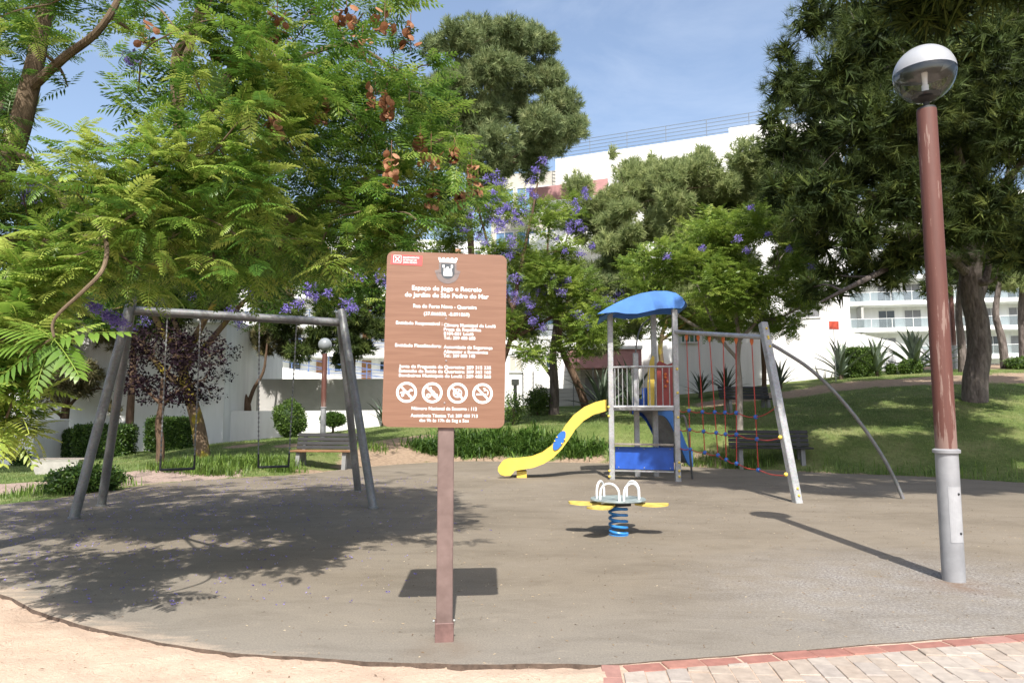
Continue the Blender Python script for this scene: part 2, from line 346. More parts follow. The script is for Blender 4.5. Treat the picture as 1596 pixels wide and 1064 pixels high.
# dirt / path / worn places (metres), used for the ground's own colours
DIRT = [(H(625, 700), 1.5), (H(600, 712), 1.3), (H(640, 690), 1.3), (H(575, 722), 1.0), (H(690, 716), 0.8), (H(560, 728), 0.8), (H(480, 736), 0.5), (H(760, 719), 0.7), (H(905, 719), 0.8), (H(1000, 722), 0.9), (H(1090, 723), 0.8),
        (H(1250, 612), 1.6), (H(1320, 601), 2.0), (H(1400, 596), 2.0), (H(1480, 592), 2.2), (H(1560, 590), 2.4), (H(1180, 618), 1.4), (H(1120, 628), 1.2), (H(1640, 588), 2.5), (H(1700, 585), 2.5),
        (H(520, 690), 1.0), (H(380, 694), 0.7), (H(450, 694), 0.6), (H(310, 722), 0.5), (H(220, 745), 0.8), (H(150, 752), 0.9), (H(330, 735), 0.4),
        (H(1340, 575), 3.0), (H(1440, 572), 3.0), (H(1540, 570), 3.5)]
PATH = [H(-300, 778), H(-120, 768), H(0, 760), H(80, 755), H(150, 752), H(230, 742), H(300, 737)]
def ground_masks(X, Y):
    m = np.zeros(X.shape)
    for p, r in DIRT: m = np.maximum(m, np.clip(1.25 - np.hypot(X - p.x, (Y - p.y)) / r, 0, 1))
    d = mat_dist(X, Y); m = np.maximum(m, np.clip(1 - d / 0.55, 0, 1))
    m = np.maximum(m, np.clip((10.5 - Y) / 1.5, 0, 1))
    pth = np.full(X.shape, 1e9)
    for a, b in zip(PATH[:-1], PATH[1:]):
        ex, ey = b.x - a.x, b.y - a.y; t = np.clip(((X - a.x) * ex + (Y - a.y) * ey) / (ex * ex + ey * ey), 0, 1)
        pth = np.minimum(pth, np.hypot(X - a.x - t * ex, Y - a.y - t * ey))
    return m, np.clip(1.6 - pth / 0.95, 0, 1)
xs = np.r_[-900, -400, -150, -70, -40, np.arange(-26, 34.01, 0.28), 45, 70, 150, 400, 900]
ys = np.r_[-300, -100, -40, -15, np.arange(-6, 42.01, 0.28), 55, 80, 150, 400, 1200]
GX, GY = np.meshgrid(xs, ys); GZ = hterr(GX, GY)
GZ += np.where((mat_dist(GX, GY) > 0.6), 0.02 * np.sin(GX * 1.7 + GY) * np.sin(GY * 1.3 - GX * 0.6), 0)
nx, ny = len(xs), len(ys); ii = np.arange(nx * ny).reshape(ny, nx)
quads = np.c_[ii[:-1, :-1].ravel(), ii[:-1, 1:].ravel(), ii[1:, 1:].ravel(), ii[1:, :-1].ravel()]
dm, pm = ground_masks(GX, GY)
m_, nt, b_ = _new('lawn_ground'); vec = mapping(nt)
n1 = noise(nt, vec, 0.7, 6, 0.6); n2 = noise(nt, vec, 9, 5, 0.65); n3 = noise(nt, vec, 70, 3)
gr = ramp(nt, n1.outputs[0], [(0.35, (0.075, 0.115, 0.030)), (0.5, (0.12, 0.155, 0.048)), (0.68, (0.195, 0.205, 0.085))])
gr2 = N(nt, 'ShaderNodeMixRGB', blend_type='OVERLAY'); gr2.inputs[0].default_value = 0.6; nt.links.new(gr.outputs[0], gr2.inputs[1]); nt.links.new(n2.outputs[0], gr2.inputs[2])
di = ramp(nt, n2.outputs[0], [(0.3, (0.23, 0.165, 0.115)), (0.7, (0.38, 0.285, 0.205))])
pa = ramp(nt, n2.outputs[0], [(0.3, (0.30, 0.225, 0.19)), (0.7, (0.40, 0.31, 0.265))])
def masked(attr, prev, col):
    at = N(nt, 'ShaderNodeAttribute', attribute_name=attr); ad = N(nt, 'ShaderNodeMath', operation='ADD'); nz = noise(nt, vec, 2.6, 6, 0.65)
    nt.links.new(at.outputs['Fac'], ad.inputs[0]); nt.links.new(nz.outputs[0], ad.inputs[1])
    r = ramp(nt, ad.outputs[0], [(0.80, (0, 0, 0)), (1.0, (1, 1, 1))]); mx = N(nt, 'ShaderNodeMixRGB'); nt.links.new(r.outputs[0], mx.inputs[0])
    nt.links.new(prev, mx.inputs[1]); nt.links.new(col, mx.inputs[2]); return mx.outputs[0]
c_ = masked('dirt', gr2.outputs[0], di.outputs[0]); c_ = masked('path', c_, pa.outputs[0])
nt.links.new(c_, b_.inputs['Base Color']); b_.inputs['Roughness'].default_value = 0.95; b_.inputs['Specular IOR Level'].default_value = 0.1
bump(nt, b_, n3.outputs[0], 0.9, 0.03); M['lawn'] = m_
g = np_obj('ground', np.c_[GX.ravel(), GY.ravel(), GZ.ravel()], quads, M['lawn'], None, {'dirt': dm.ravel(), 'path': pm.ravel()}, True)
tag(g, kind='structure')

# ------------------------------------------------------------------ rubber playground surface
m_, nt, b_ = _new('rubber_ground'); vec = mapping(nt)
n1 = noise(nt, vec, 0.55, 6, 0.6, 0.3); n2 = noise(nt, vec, 75, 5, 0.8); n3 = noise(nt, vec, 6, 6, 0.7); n4 = noise(nt, vec, 42, 4, 0.8)
r1 = ramp(nt, n1.outputs[0], [(0.3, (0.150, 0.126, 0.096)), (0.5, (0.176, 0.149, 0.115)), (0.72, (0.200, 0.172, 0.137))])
sx = N(nt, 'ShaderNodeSeparateXYZ'); nt.links.new(vec, sx.inputs[0])
# coarser grey asphalt repair around the lamp
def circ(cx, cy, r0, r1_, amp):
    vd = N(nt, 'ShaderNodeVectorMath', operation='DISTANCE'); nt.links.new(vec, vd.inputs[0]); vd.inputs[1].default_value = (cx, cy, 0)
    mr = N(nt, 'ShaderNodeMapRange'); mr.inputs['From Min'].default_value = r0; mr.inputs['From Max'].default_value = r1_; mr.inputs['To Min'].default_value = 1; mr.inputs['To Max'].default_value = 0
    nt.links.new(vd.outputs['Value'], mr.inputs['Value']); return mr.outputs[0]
cm = circ(3.6, 5.6, 1.0, 2.6, 1); nzc = N(nt, 'ShaderNodeMath', operation='MULTIPLY'); nt.links.new(cm, nzc.inputs[0]); rr = ramp(nt, noise(nt, vec, 2.5, 6, 0.7).outputs[0], [(0.35, (0.25,) * 3), (0.6, (1,) * 3)]); nt.links.new(rr.outputs[0], nzc.inputs[1])
asph = ramp(nt, n4.outputs[0], [(0.40, (0.11, 0.098, 0.09)), (0.50, (0.20, 0.185, 0.172)), (0.62, (0.34, 0.32, 0.30))])
mx = N(nt, 'ShaderNodeMixRGB'); nt.links.new(nzc.outputs[0], mx.inputs[0]); nt.links.new(r1.outputs[0], mx.inputs[1]); nt.links.new(asph.outputs[0], mx.inputs[2])
# greyer, sun-bleached front zone and blown sand along the front edge
sq = N(nt, 'ShaderNodeMath', operation='POWER'); ab = N(nt, 'ShaderNodeMath', operation='MINIMUM'); nt.links.new(sx.outputs['X'], ab.inputs[0]); ab.inputs[1].default_value = 0
ab2 = N(nt, 'ShaderNodeMath', operation='ABSOLUTE'); nt.links.new(ab.outputs[0], ab2.inputs[0]); nt.links.new(ab2.outputs[0], sq.inputs[0]); sq.inputs[1].default_value = 2
ed = N(nt, 'ShaderNodeMath', operation='MULTIPLY_ADD'); nt.links.new(sq.outputs[0], ed.inputs[0]); ed.inputs[1].default_value = 0.093; ed.inputs[2].default_value = 4.13
df = N(nt, 'ShaderNodeMath', operation='SUBTRACT'); nt.links.new(sx.outputs['Y'], df.inputs[0]); nt.links.new(ed.outputs[0], df.inputs[1])
mr1 = N(nt, 'ShaderNodeMapRange'); nt.links.new(df.outputs[0], mr1.inputs['Value']); mr1.inputs['From Min'].default_value = 0.0; mr1.inputs['From Max'].default_value = 2.2; mr1.inputs['To Min'].default_value = 0.75; mr1.inputs['To Max'].default_value = 0
gm = N(nt, 'ShaderNodeMixRGB'); nt.links.new(mr1.outputs[0], gm.inputs[0]); nt.links.new(mx.outputs[0], gm.inputs[1]); gm.inputs[2].default_value = (0.192, 0.178, 0.158, 1)
# left-hand drift reaches further in
lm = N(nt, 'ShaderNodeMapRange'); nt.links.new(sx.outputs['X'], lm.inputs['Value']); lm.inputs['From Min'].default_value = -4.6; lm.inputs['From Max'].default_value = -1.5; lm.inputs['To Min'].default_value = 1.0; lm.inputs['To Max'].default_value = 0.35
dv = N(nt, 'ShaderNodeMath', operation='DIVIDE'); nt.links.new(df.outputs[0], dv.inputs[0]); nt.links.new(lm.outputs[0], dv.inputs[1])
mr2 = N(nt, 'ShaderNodeMapRange'); nt.links.new(dv.outputs[0], mr2.inputs['Value']); mr2.inputs['From Min'].default_value = 0.0; mr2.inputs['From Max'].default_value = 1.6; mr2.inputs['To Min'].default_value = 0.42; mr2.inputs['To Max'].default_value = -0.25
stm = mapping(nt, (0.8, 2.2, 1)); ns = noise(nt, stm, 2.4, 7, 0.68, 0.4)
sa = N(nt, 'ShaderNodeMath', operation='ADD'); nt.links.new(mr2.outputs[0], sa.inputs[0]); nt.links.new(ns.outputs[0], sa.inputs[1])
sr = ramp(nt, sa.outputs[0], [(0.66, (0, 0, 0)), (1.0, (0.9,) * 3)])
sm = N(nt, 'ShaderNodeMixRGB'); nt.links.new(sr.outputs[0], sm.inputs[0]); nt.links.new(gm.outputs[0], sm.inputs[1]); sm.inputs[2].default_value = (0.44, 0.345, 0.265, 1)
# scattered dusty specks over the whole surface
sc = ramp(nt, n3.outputs[0], [(0.60, (0, 0, 0)), (0.80, (0.35,) * 3)]); sm2 = N(nt, 'ShaderNodeMixRGB'); nt.links.new(sc.outputs[0], sm2.inputs[0]); nt.links.new(sm.outputs[0], sm2.inputs[1]); sm2.inputs[2].default_value = (0.33, 0.275, 0.21, 1)
gn = N(nt, 'ShaderNodeMixRGB', blend_type='OVERLAY'); gn.inputs[0].default_value = 0.8; nt.links.new(sm2.outputs[0], gn.inputs[1]); nt.links.new(n2.outputs[0], gn.inputs[2])
st1 = noise(nt, mapping(nt, (0.6, 1.5, 1)), 1.7, 8, 0.72, 0.8); s1 = ramp(nt, st1.outputs[0], [(0.36, (0.66, 0.64, 0.62)), (0.50, (1, 1, 1)), (0.66, (1.16, 1.15, 1.12))])
mu1 = N(nt, 'ShaderNodeMixRGB', blend_type='MULTIPLY'); mu1.inputs[0].default_value = 0.42; nt.links.new(gn.outputs[0], mu1.inputs[1]); nt.links.new(s1.outputs[0], mu1.inputs[2])
st2 = noise(nt, mapping(nt, (1.0, 4.0, 1)), 5.0, 6, 0.7, 0.5); s2 = ramp(nt, st2.outputs[0], [(0.60, (0, 0, 0)), (0.74, (0.55,) * 3)])
mu2 = N(nt, 'ShaderNodeMixRGB'); nt.links.new(s2.outputs[0], mu2.inputs[0]); nt.links.new(mu1.outputs[0], mu2.inputs[1]); mu2.inputs[2].default_value = (0.30, 0.262, 0.21, 1)
prev = mu2.outputs[0]
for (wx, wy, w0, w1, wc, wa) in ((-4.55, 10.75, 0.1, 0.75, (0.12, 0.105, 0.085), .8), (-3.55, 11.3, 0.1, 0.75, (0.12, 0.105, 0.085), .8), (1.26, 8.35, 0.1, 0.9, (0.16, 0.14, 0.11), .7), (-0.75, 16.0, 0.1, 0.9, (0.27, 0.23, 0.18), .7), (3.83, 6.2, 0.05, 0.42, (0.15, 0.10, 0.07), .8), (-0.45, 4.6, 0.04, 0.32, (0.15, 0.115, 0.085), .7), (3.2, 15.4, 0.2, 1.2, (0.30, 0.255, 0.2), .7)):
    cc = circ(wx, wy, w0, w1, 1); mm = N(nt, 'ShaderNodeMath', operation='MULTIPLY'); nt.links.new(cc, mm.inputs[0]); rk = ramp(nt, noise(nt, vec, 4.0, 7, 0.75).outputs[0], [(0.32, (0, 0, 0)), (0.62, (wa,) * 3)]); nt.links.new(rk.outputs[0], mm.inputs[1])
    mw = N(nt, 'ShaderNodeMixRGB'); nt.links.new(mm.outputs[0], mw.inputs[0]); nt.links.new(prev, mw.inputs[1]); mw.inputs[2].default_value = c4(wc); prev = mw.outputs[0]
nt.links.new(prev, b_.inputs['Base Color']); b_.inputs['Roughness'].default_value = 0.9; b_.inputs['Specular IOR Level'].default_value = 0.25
adb = N(nt, 'ShaderNodeMath', operation='ADD'); nt.links.new(n2.outputs[0], adb.inputs[0]); nt.links.new(n4.outputs[0], adb.inputs[1]); bump(nt, b_, adb.outputs[0], 0.35, 0.006); M['rubber_ground'] = m_
mb = MB(); edge = [Vector((a, b, 0)) for a, b in MATP]; edge = spline(edge + [edge[0]], 5)[:-1]
ci = [k for k in range(len(edge))]; mb.prism([(p.x, p.y + 0.006 * math.sin(p.x * 9) + 0.004 * math.sin(p.x * 23)) for p in edge], (0, 0, -0.085), (1, 0, 0), (0, 1, 0), (0, 0, 0.085))
mb.mi = [0 if len(f_) > 10 else 1 for f_ in mb.f]
M['mat_edge'] = plain('rubber_edge', (0.085, 0.060, 0.045), 0.9, var=0.4, scale=12, bmp=0.6, bscale=60)
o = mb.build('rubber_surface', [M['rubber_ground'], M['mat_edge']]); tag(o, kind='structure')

# ------------------------------------------------------------------ sand in front of the rubber surface
m_, nt, b_ = _new('sand'); vec = mapping(nt); n1 = noise(nt, vec, 1.6, 7, 0.65); n2 = noise(nt, vec, 160, 4, 0.7); n3 = noise(nt, vec, 24, 5, 0.65, 1.0)
r1 = ramp(nt, n1.outputs[0], [(0.3, (0.43, 0.32, 0.245)), (0.7, (0.51, 0.395, 0.31))])
tw = ramp(nt, n3.outputs[0], [(0.30, (0.45, 0.38, 0.32)), (0.40, (1, 1, 1))]); mu = N(nt, 'ShaderNodeMixRGB', blend_type='MULTIPLY'); mu.inputs[0].default_value = 0.55
nt.links.new(r1.outputs[0], mu.inputs[1]); nt.links.new(tw.outputs[0], mu.inputs[2]); ov = N(nt, 'ShaderNodeMixRGB', blend_type='OVERLAY'); ov.inputs[0].default_value = 0.3
nt.links.new(mu.outputs[0], ov.inputs[1]); nt.links.new(n2.outputs[0], ov.inputs[2]); nt.links.new(ov.outputs[0], b_.inputs['Base Color']); b_.inputs['Roughness'].default_value = 0.95; b_.inputs['Specular IOR Level'].default_value = 0.15
ad = N(nt, 'ShaderNodeMath', operation='MULTIPLY_ADD'); nt.links.new(n2.outputs[0], ad.inputs[0]); ad.inputs[1].default_value = 0.3; nt.links.new(n3.outputs[0], ad.inputs[2]); bump(nt, b_, ad.outputs[0], 0.8, 0.02); M['sand'] = m_
def vnoise(X, Y, s, seed):
    r = np.random.default_rng(seed); z = np.zeros(X.shape)
    for k in range(10):
        a = r.uniform(0, 6.28); f = s * r.uniform(0.6, 1.7); z += np.sin((X * math.cos(a) + Y * math.sin(a)) * f + r.uniform(0, 6.28))
    return z / 10
xs2 = np.r_[np.arange(-9, -5.5, 0.25), np.arange(-5.5, 5.5, 0.05), np.arange(5.5, 9, 0.25)]; ys2 = np.r_[np.arange(-6, 2.6, 0.3), np.arange(2.6, 6.4, 0.05), np.arange(6.4, 9.6, 0.25)]
SX, SY = np.meshgrid(xs2, ys2); d = mat_dist(SX, SY)
SZ = -0.009 + 0.034 * vnoise(SX, SY, 2.3, 1) + 0.020 * vnoise(SX, SY, 17, 2) + 0.010 * vnoise(SX, SY, 45, 3)
SZ = np.where(d < 0.14, np.minimum(SZ, 0.001) - 0.022 * (1 - np.clip(d / 0.14, 0, 1)) * np.clip(0.6 + 1.6 * vnoise(SX, SY, 3.1, 8), 0, 1), SZ); SZ = np.where(d < -0.08, -0.05, SZ)
PV_A = G(968, 1034.5); PV_B = G(1596, 986); PV_T = (PV_B - PV_A).normalized(); PV_N = Vector((PV_T.y, -PV_T.x, 0))
inpv = (SX > PV_A.x - 0.10) & (((SX - PV_A.x) * PV_N.x + (SY - PV_A.y) * PV_N.y) > -0.05)
SZ = np.where(inpv, -0.007 + 0.004 * vnoise(SX, SY, 40, 5), SZ)
ii = np.arange(SX.size).reshape(SX.shape); quads = np.c_[ii[:-1, :-1].ravel(), ii[:-1, 1:].ravel(), ii[1:, 1:].ravel(), ii[1:, :-1].ravel()]
o = np_obj('sand', np.c_[SX.ravel(), SY.ravel(), SZ.ravel()], quads, M['sand'], None, None, True); tag(o, kind='structure')

# ------------------------------------------------------------------ brick and stone paving
pave = bpy.data.objects.new('paving', None); COL.objects.link(pave); tag(pave, kind='structure')
def pavmat(name, c): return plain(name, c, 0.8, var=0.16, scale=14, bmp=0.35, bscale=120)
PVM = [pavmat('paver_beige', (0.31, 0.26, 0.218)), pavmat('paver_sand', (0.31, 0.255, 0.21)), pavmat('paver_grey', (0.30, 0.262, 0.233)), pavmat('paver_pale', (0.335, 0.293, 0.255))]
RDM = [pavmat('brick_red', (0.255, 0.115, 0.092)), pavmat('brick_rose', (0.29, 0.155, 0.13)), pavmat('brick_orange', (0.28, 0.135, 0.105))]
def clip(poly, o, n):
    out = []
    for i in range(len(poly)):
        a, b = poly[i], poly[(i + 1) % len(poly)]; da = (a - o).dot(n); db = (b - o).dot(n)
        if da >= 0: out.append(a)
        if da * db < 0: out.append(a + (b - a) * (da / (da - db)))
    return out
def stone(name, poly, mats):
    if len(poly) < 3: return
    dz = random.uniform(-0.006, 0.005); tl = (random.uniform(-.012, .012), random.uniform(-.012, .012)); c = sum(poly, Vector()) / len(poly); top = []
    area = abs(sum(poly[i].x * poly[(i + 1) % len(poly)].y - poly[(i + 1) % len(poly)].x * poly[i].y for i in range(len(poly)))) / 2
    if area < 0.0025: return
    b = MB(); n = len(poly); ins = [c + (p - c) * 0.955 for p in poly]
    zz = lambda p: dz + (p.x - c.x) * tl[0] + (p.y - c.y) * tl[1]
    vs = [Vector((p.x, p.y, -0.06)) for p in poly] + [Vector((p.x, p.y, zz(p) - 0.005)) for p in poly] + [Vector((p.x, p.y, zz(p))) for p in ins]
    fs = [(i, (i + 1) % n, n + (i + 1) % n, n + i) for i in range(n)] + [(n + i, n + (i + 1) % n, 2 * n + (i + 1) % n, 2 * n + i) for i in range(n)] + [tuple(range(2 * n, 3 * n))]
    b.add(vs, fs).build(name, random.choice(mats), pave)
BW = 0.115; BL = 0.245
for k in range(22):
    a = PV_A + PV_T * (k * BL + 0.004) + PV_N * 0.012
    stone('brick', [a, a + PV_T * (BL - 0.008), a + PV_T * (BL - 0.008) + PV_N * BW, a + PV_N * BW], RDM)
CN = Vector((-0.08, -1, 0)).normalized(); CE = Vector((-CN.y, CN.x, 0))
for k in range(9):
    a = PV_A - CE * 0.118 + CN * (k * 0.21 + 0.006) + Vector((0, 0.0, 0))
    stone('brick', [a, a + CE * 0.108, a + CE * 0.108 + CN * 0.20, a + CN * 0.20], RDM[1:2])
o_ = PV_A + PV_N * (BW + 0.018)
for i in range(33):
    off = random.uniform(0, 0.2)
    for j in range(-6, 9):
        a = PV_A + CE * (i * 0.125 + 0.004) + CN * (j * 0.205 + off)
        if a.y < 2.75: continue
        poly = clip([a, a + CE * 0.121, a + CE * 0.121 + CN * 0.201, a + CN * 0.201], o_, PV_N)
        stone('paver', poly, PVM)
# ------------------------------------------------------------------ information sign
sb = G(691, 1000); SY0 = sb.y
sign = thing('information_sign', (sb.x, sb.y + 0.05, 0), 'tall wood-look playground notice board with white Portuguese lettering on a brown post', 'sign')
roll = Matrix.Rotation(R(0.8), 3, 'Y'); yaw = rz(R(6.0)); SM = yaw @ roll
PW = 0.108
MB().box((sb.x, sb.y + 0.05, 0.95 + 0.0), (PW, 0.10, 1.9), yaw, bev=0.006).build('post', M['sign_post'], sign)
MB().box((sb.x, sb.y + 0.05, 0.055), (PW + 0.014, 0.114, 0.13), yaw, bev=0.004).build('post_sleeve', M['sign_sleeve'], sign)
for sx_ in (-1, 1): MB().ball(Vector((sb.x, sb.y + 0.03, 0.125)) + yaw @ Vector((sx_ * 0.066, 0, 0)), 0.009).build('bolt', M['steel'], sign, True)
BD = SY0 - 0.02
tl, tr, bl, br = P(604, 391, BD), P(788.5, 398, BD), P(598, 665, BD), P(787.5, 667, BD)
bc = (tl + tr + bl + br) / 4; BWd = ((tr - tl).length + (br - bl).length) / 2 * 1.004; BHt = ((tl - bl).length + (tr - br).length) / 2
def rounded(w, h, r, n=6):
    out = []
    for cx, cy, a0 in ((w / 2 - r, h / 2 - r, 0), (-w / 2 + r, h / 2 - r, 90), (-w / 2 + r, -h / 2 + r, 180), (w / 2 - r, -h / 2 + r, 270)):
        for k in range(n + 1):
            a = R(a0 + 90 * k / n); out.append((cx + r * math.cos(a), cy + r * math.sin(a)))
    return out
ux = SM @ Vector((1, 0, 0)); uy = SM @ Vector((0, 0, 1)); un = SM @ Vector((0, -1, 0))
board = MB().prism(rounded(BWd, BHt, 0.045), bc, ux, uy, -un * 0.012).build('board', M['board'], sign)
ZS = BWd / 661.0
def zpt(zx, zy): return ((zx - (370 + (527 - zy) * 0.014)) * ZS, (527 - zy) * BHt / 977.0)
def flat(name, polys, mat, lift=0.0015, th=0.001, parent=None):
    b = MB()
    for p in polys: b.prism(p, bc + un * lift, ux, uy, -un * th)
    return b.build(name, mat, parent or board)
def text_mesh(body, off=0.016):
    cu = bpy.data.curves.new('t', 'FONT'); cu.body = body; cu.size = 1; cu.offset = off; cu.resolution_u = 3; cu.space_character = 1.02
    ob = bpy.data.objects.new('t', cu); COL.objects.link(ob); bpy.context.view_layer.update()
    me = bpy.data.meshes.new_from_object(ob.evaluated_get(bpy.context.evaluated_depsgraph_get()))
    bpy.data.objects.remove(ob); return me
def put_text(body, zx, zy, zw, cap, align='c', lift=0.0022, mat=None, parent=None):
    me = text_mesh(body); co = np.empty(len(me.vertices) * 3); me.vertices.foreach_get('co', co); co = co.reshape(-1, 3)
    x0, x1 = co[:, 0].min(), co[:, 0].max(); sx_ = zw * ZS / (x1 - x0); sy_ = cap * ZS / 0.70
    ox, oy = zpt(zx, zy); ox -= (zw * ZS / 2 if align == 'c' else 0); oy -= cap * ZS / 2
    w0 = origin_of(parent or board); lx = ox + (co[:, 0] - x0) * sx_; ly = oy + co[:, 1] * sy_
    pts = np.array((bc + un * lift - w0)[:])[None] + lx[:, None] * np.array(ux[:]) + ly[:, None] * np.array(uy[:])
    me.vertices.foreach_set('co', pts.ravel()); me.materials.clear(); me.materials.append(mat or M['print']); me.name = 'lettering'
    me.update(); return link('lettering', me, None, parent or board)
for row in [("Espaço de Jogo e Recreio", 375, 241, 382, 25), ("do Jardim de São Pedro do Mar", 376, 280, 460, 25), ("Rua do Forte Novo - Quarteira", 366, 343, 348, 20), ("(37.066030, -8.091869)", 375, 385, 250, 19),
            ("Número Nacional de Socorro : 112", 367, 911, 353, 18), ("Assistência Técnica Tel: 289 400 713", 367, 950, 362, 17.5), ("das 9h às 17h de Seg a Sex", 367, 976, 268, 17)]: put_text(*row)
for row in [("Entidade Responsável :", 100, 440, 252, 18), ("Câmara Municipal de Loulé", 360, 446, 285, 18), ("Praça da República", 360, 470, 205, 17.5), ("8104-001 Loulé", 360, 494, 163, 17.5), ("Tel.: 289 400 600", 360, 518, 173, 17.5),
            ("Entidade Fiscalizadora:", 97, 565, 250, 18), ("Autoridade de Segurança", 360, 569, 268, 17.5), ("Alimentar e Económica", 360, 595, 243, 17.5), ("Tel.: 289 880 140", 360, 618, 172, 17.5),
            ("Junta de Freguesia de Quarteira: 289 315 235", 120, 681, 500, 17.5), ("Extensão de Saúde de Quarteira: 289 363 160", 120, 706, 500, 17.5), ("Bombeiros Municipais de Loulé : 289 400 560", 120, 731, 500, 17.5)]: put_text(*row, align='l')
# four prohibition pictograms
def ring_polys(cx, cy, r0, r1_, n=28):
    out = []
    for k in range(n):
        a, b = 2 * math.pi * k / n, 2 * math.pi * (k + 1) / n
        out.append([(cx + r0 * math.cos(a), cy + r0 * math.sin(a)), (cx + r1_ * math.cos(a), cy + r1_ * math.sin(a)), (cx + r1_ * math.cos(b), cy + r1_ * math.sin(b)), (cx + r0 * math.cos(b), cy + r0 * math.sin(b))])
    return out
def disc(cx, cy, r, n=12): return [(cx + r * math.cos(2 * math.pi * k / n), cy + r * math.sin(2 * math.pi * k / n)) for k in range(n)]
def bar(x0, y0, x1, y1, w_):
    dx, dy = x1 - x0, y1 - y0; l = math.hypot(dx, dy); nx_, ny_ = -dy / l * w_ / 2, dx / l * w_ / 2
    return [(x0 + nx_, y0 + ny_), (x0 - nx_, y0 - ny_), (x1 - nx_, y1 - ny_), (x1 + nx_, y1 + ny_)]
for q, zx in enumerate((162, 300, 437, 574)):
    cx, cy = zpt(zx, 825); r1_ = 56 * ZS; r0 = 43 * ZS; s = r0
    polys = ring_polys(cx, cy, r0, r1_); d_ = r0 * 0.74; flat('prohibition_ring', polys + [bar(cx - d_, cy + d_, cx + d_, cy - d_, 0.26 * s)], M['print'])
    L = lambda pts: [(cx + a * s, cy + b * s) for a, b in pts]
    if q == 0: fig = [L([(-.50, .12), (.25, .12), (.25, -.16), (-.50, -.16)]), L([(.15, .12), (.50, .45), (.66, .40), (.86, .24), (.70, .14), (.50, .14), (.28, -.14)]), bar(*L([(-.45, -.1)])[0], *L([(-.62, -.38)])[0], .14 * s), bar(*L([(-.62, -.36)])[0], *L([(-.5, -.58)])[0], .10 * s),
                      bar(*L([(-.5, .08)])[0], *L([(-.82, -.12)])[0], .10 * s), bar(*L([(.2, -.1)])[0], *L([(.34, -.55)])[0], .14 * s), bar(*L([(-.34, -.1)])[0], *L([(-.38, -.5)])[0], .12 * s)]
    elif q == 1: fig = ring_polys(cx - .45 * s, cy - .38 * s, .17 * s, .29 * s, 14) + ring_polys(cx + .45 * s, cy - .38 * s, .17 * s, .29 * s, 14) + [disc(cx - .22 * s, cy + .62 * s, .13 * s), bar(cx - .2 * s, cy + .5 * s, cx - .05 * s, cy - .05 * s, .24 * s), bar(cx - .12 * s, cy + .35 * s, cx + .3 * s, cy + .12 * s, .1 * s), bar(cx - .45 * s, cy - .38 * s, cx + .1 * s, cy - .25 * s, .14 * s), bar(cx + .45 * s, cy - .38 * s, cx + .26 * s, cy + .15 * s, .1 * s), bar(cx - .05 * s, cy - .05 * s, cx + .12 * s, cy - .4 * s, .13 * s)]
    elif q == 2:
        fig = ring_polys(cx, cy, .46 * s, .58 * s, 20) + [disc(cx + .0 * s, cy, .16 * s, 6)] + [bar(cx + .2 * s * math.cos(a), cy + .2 * s * math.sin(a), cx + .5 * s * math.cos(a), cy + .5 * s * math.sin(a), .16 * s) for a in [R(54 + 72 * k) for k in range(5)]]
    else: fig = [bar(cx - .78 * s, cy - .12 * s, cx + .28 * s, cy - .12 * s, .22 * s), bar(cx + .36 * s, cy - .12 * s, cx + .46 * s, cy - .12 * s, .22 * s)] + [bar(cx + a * s, cy + b * s, cx + c * s, cy + d * s, .11 * s) for a, b, c, d in ((.06, .62, .3, .66), (.3, .66, .42, .48), (.42, .48, .3, .34), (.3, .34, .14, .4), (.42, .42, .62, .4), (.62, .4, .72, .1), (.72, .1, .6, -.2))]
    flat('pictogram', fig, M['print'], 0.0021)
# red sticker with a crossed square and three lines, then the crest
stk = [zpt(69, 57), zpt(238, 60), zpt(237, 116), zpt(66, 112)]
st = flat('sticker', [stk], M['sticker_red'], 0.0018, 0.001)
q0, q1 = zpt(82, 62), zpt(122, 102); fr = []
for a, b in (((q0[0], q0[1]), (q1[0], q0[1])), ((q1[0], q0[1]), (q1[0], q1[1])), ((q1[0], q1[1]), (q0[0], q1[1])), ((q0[0], q1[1]), (q0[0], q0[1]))): fr.append(bar(*a, *b, 0.003))
i0, i1 = zpt(90, 70), zpt(114, 95); fr += [bar(i0[0], i0[1], i1[0], i1[1], 0.006), bar(i0[0], i1[1], i1[0], i0[1], 0.006)]
flat('sticker_logo', fr, M['print'], 0.0028, 0.0006, st)
for zy, b_, w_ in ((72, 'EQUIPAMENTO', 88), (86, 'DE ESPAÇO DE', 74), (100, 'JOGO E RECREIO', 76)): put_text(b_, 133, zy, w_, 9, 'l', 0.0026, parent=st)
def ell(zx, zy, rx, ry, a0=0, a1=360, n=24):
    cx, cy = zpt(zx, zy); return [(cx + rx * ZS * math.cos(R(a0 + (a1 - a0) * k / n)), cy + ry * ZS * math.sin(R(a0 + (a1 - a0) * k / n))) for k in range(n + (0 if a1 - a0 == 360 else 1))]
Z = lambda pts: [zpt(a, b) for a, b in pts]
cr = flat('crest', [ell(378, 152, 64, 60, 180, 360, 20) + [], Z([(330, 92), (427, 92), (427, 158), (330, 158)]), Z([(306, 140), (330, 134), (330, 158), (312, 158)]), Z([(427, 134), (449, 140), (443, 158), (427, 158)])], M['crest_grey'], 0.0018, 0.001)
flat('crest_shield', [Z([(342, 98), (416, 98), (416, 150)] + [(379 + 37 * math.cos(R(a)), 150 + 36 * math.sin(R(a))) for a in range(15, 180, 15)] + [(342, 150)])], M['crest_dark'], 0.0026, 0.0006, cr)
cast = [Z([(355, 168), (403, 168), (403, 146), (355, 146)])]
for x0 in (357, 372, 389): cast.append(Z([(x0, 147), (x0 + 12, 147), (x0 + 12, 126 if x0 != 372 else 118), (x0, 126 if x0 != 372 else 118)]))
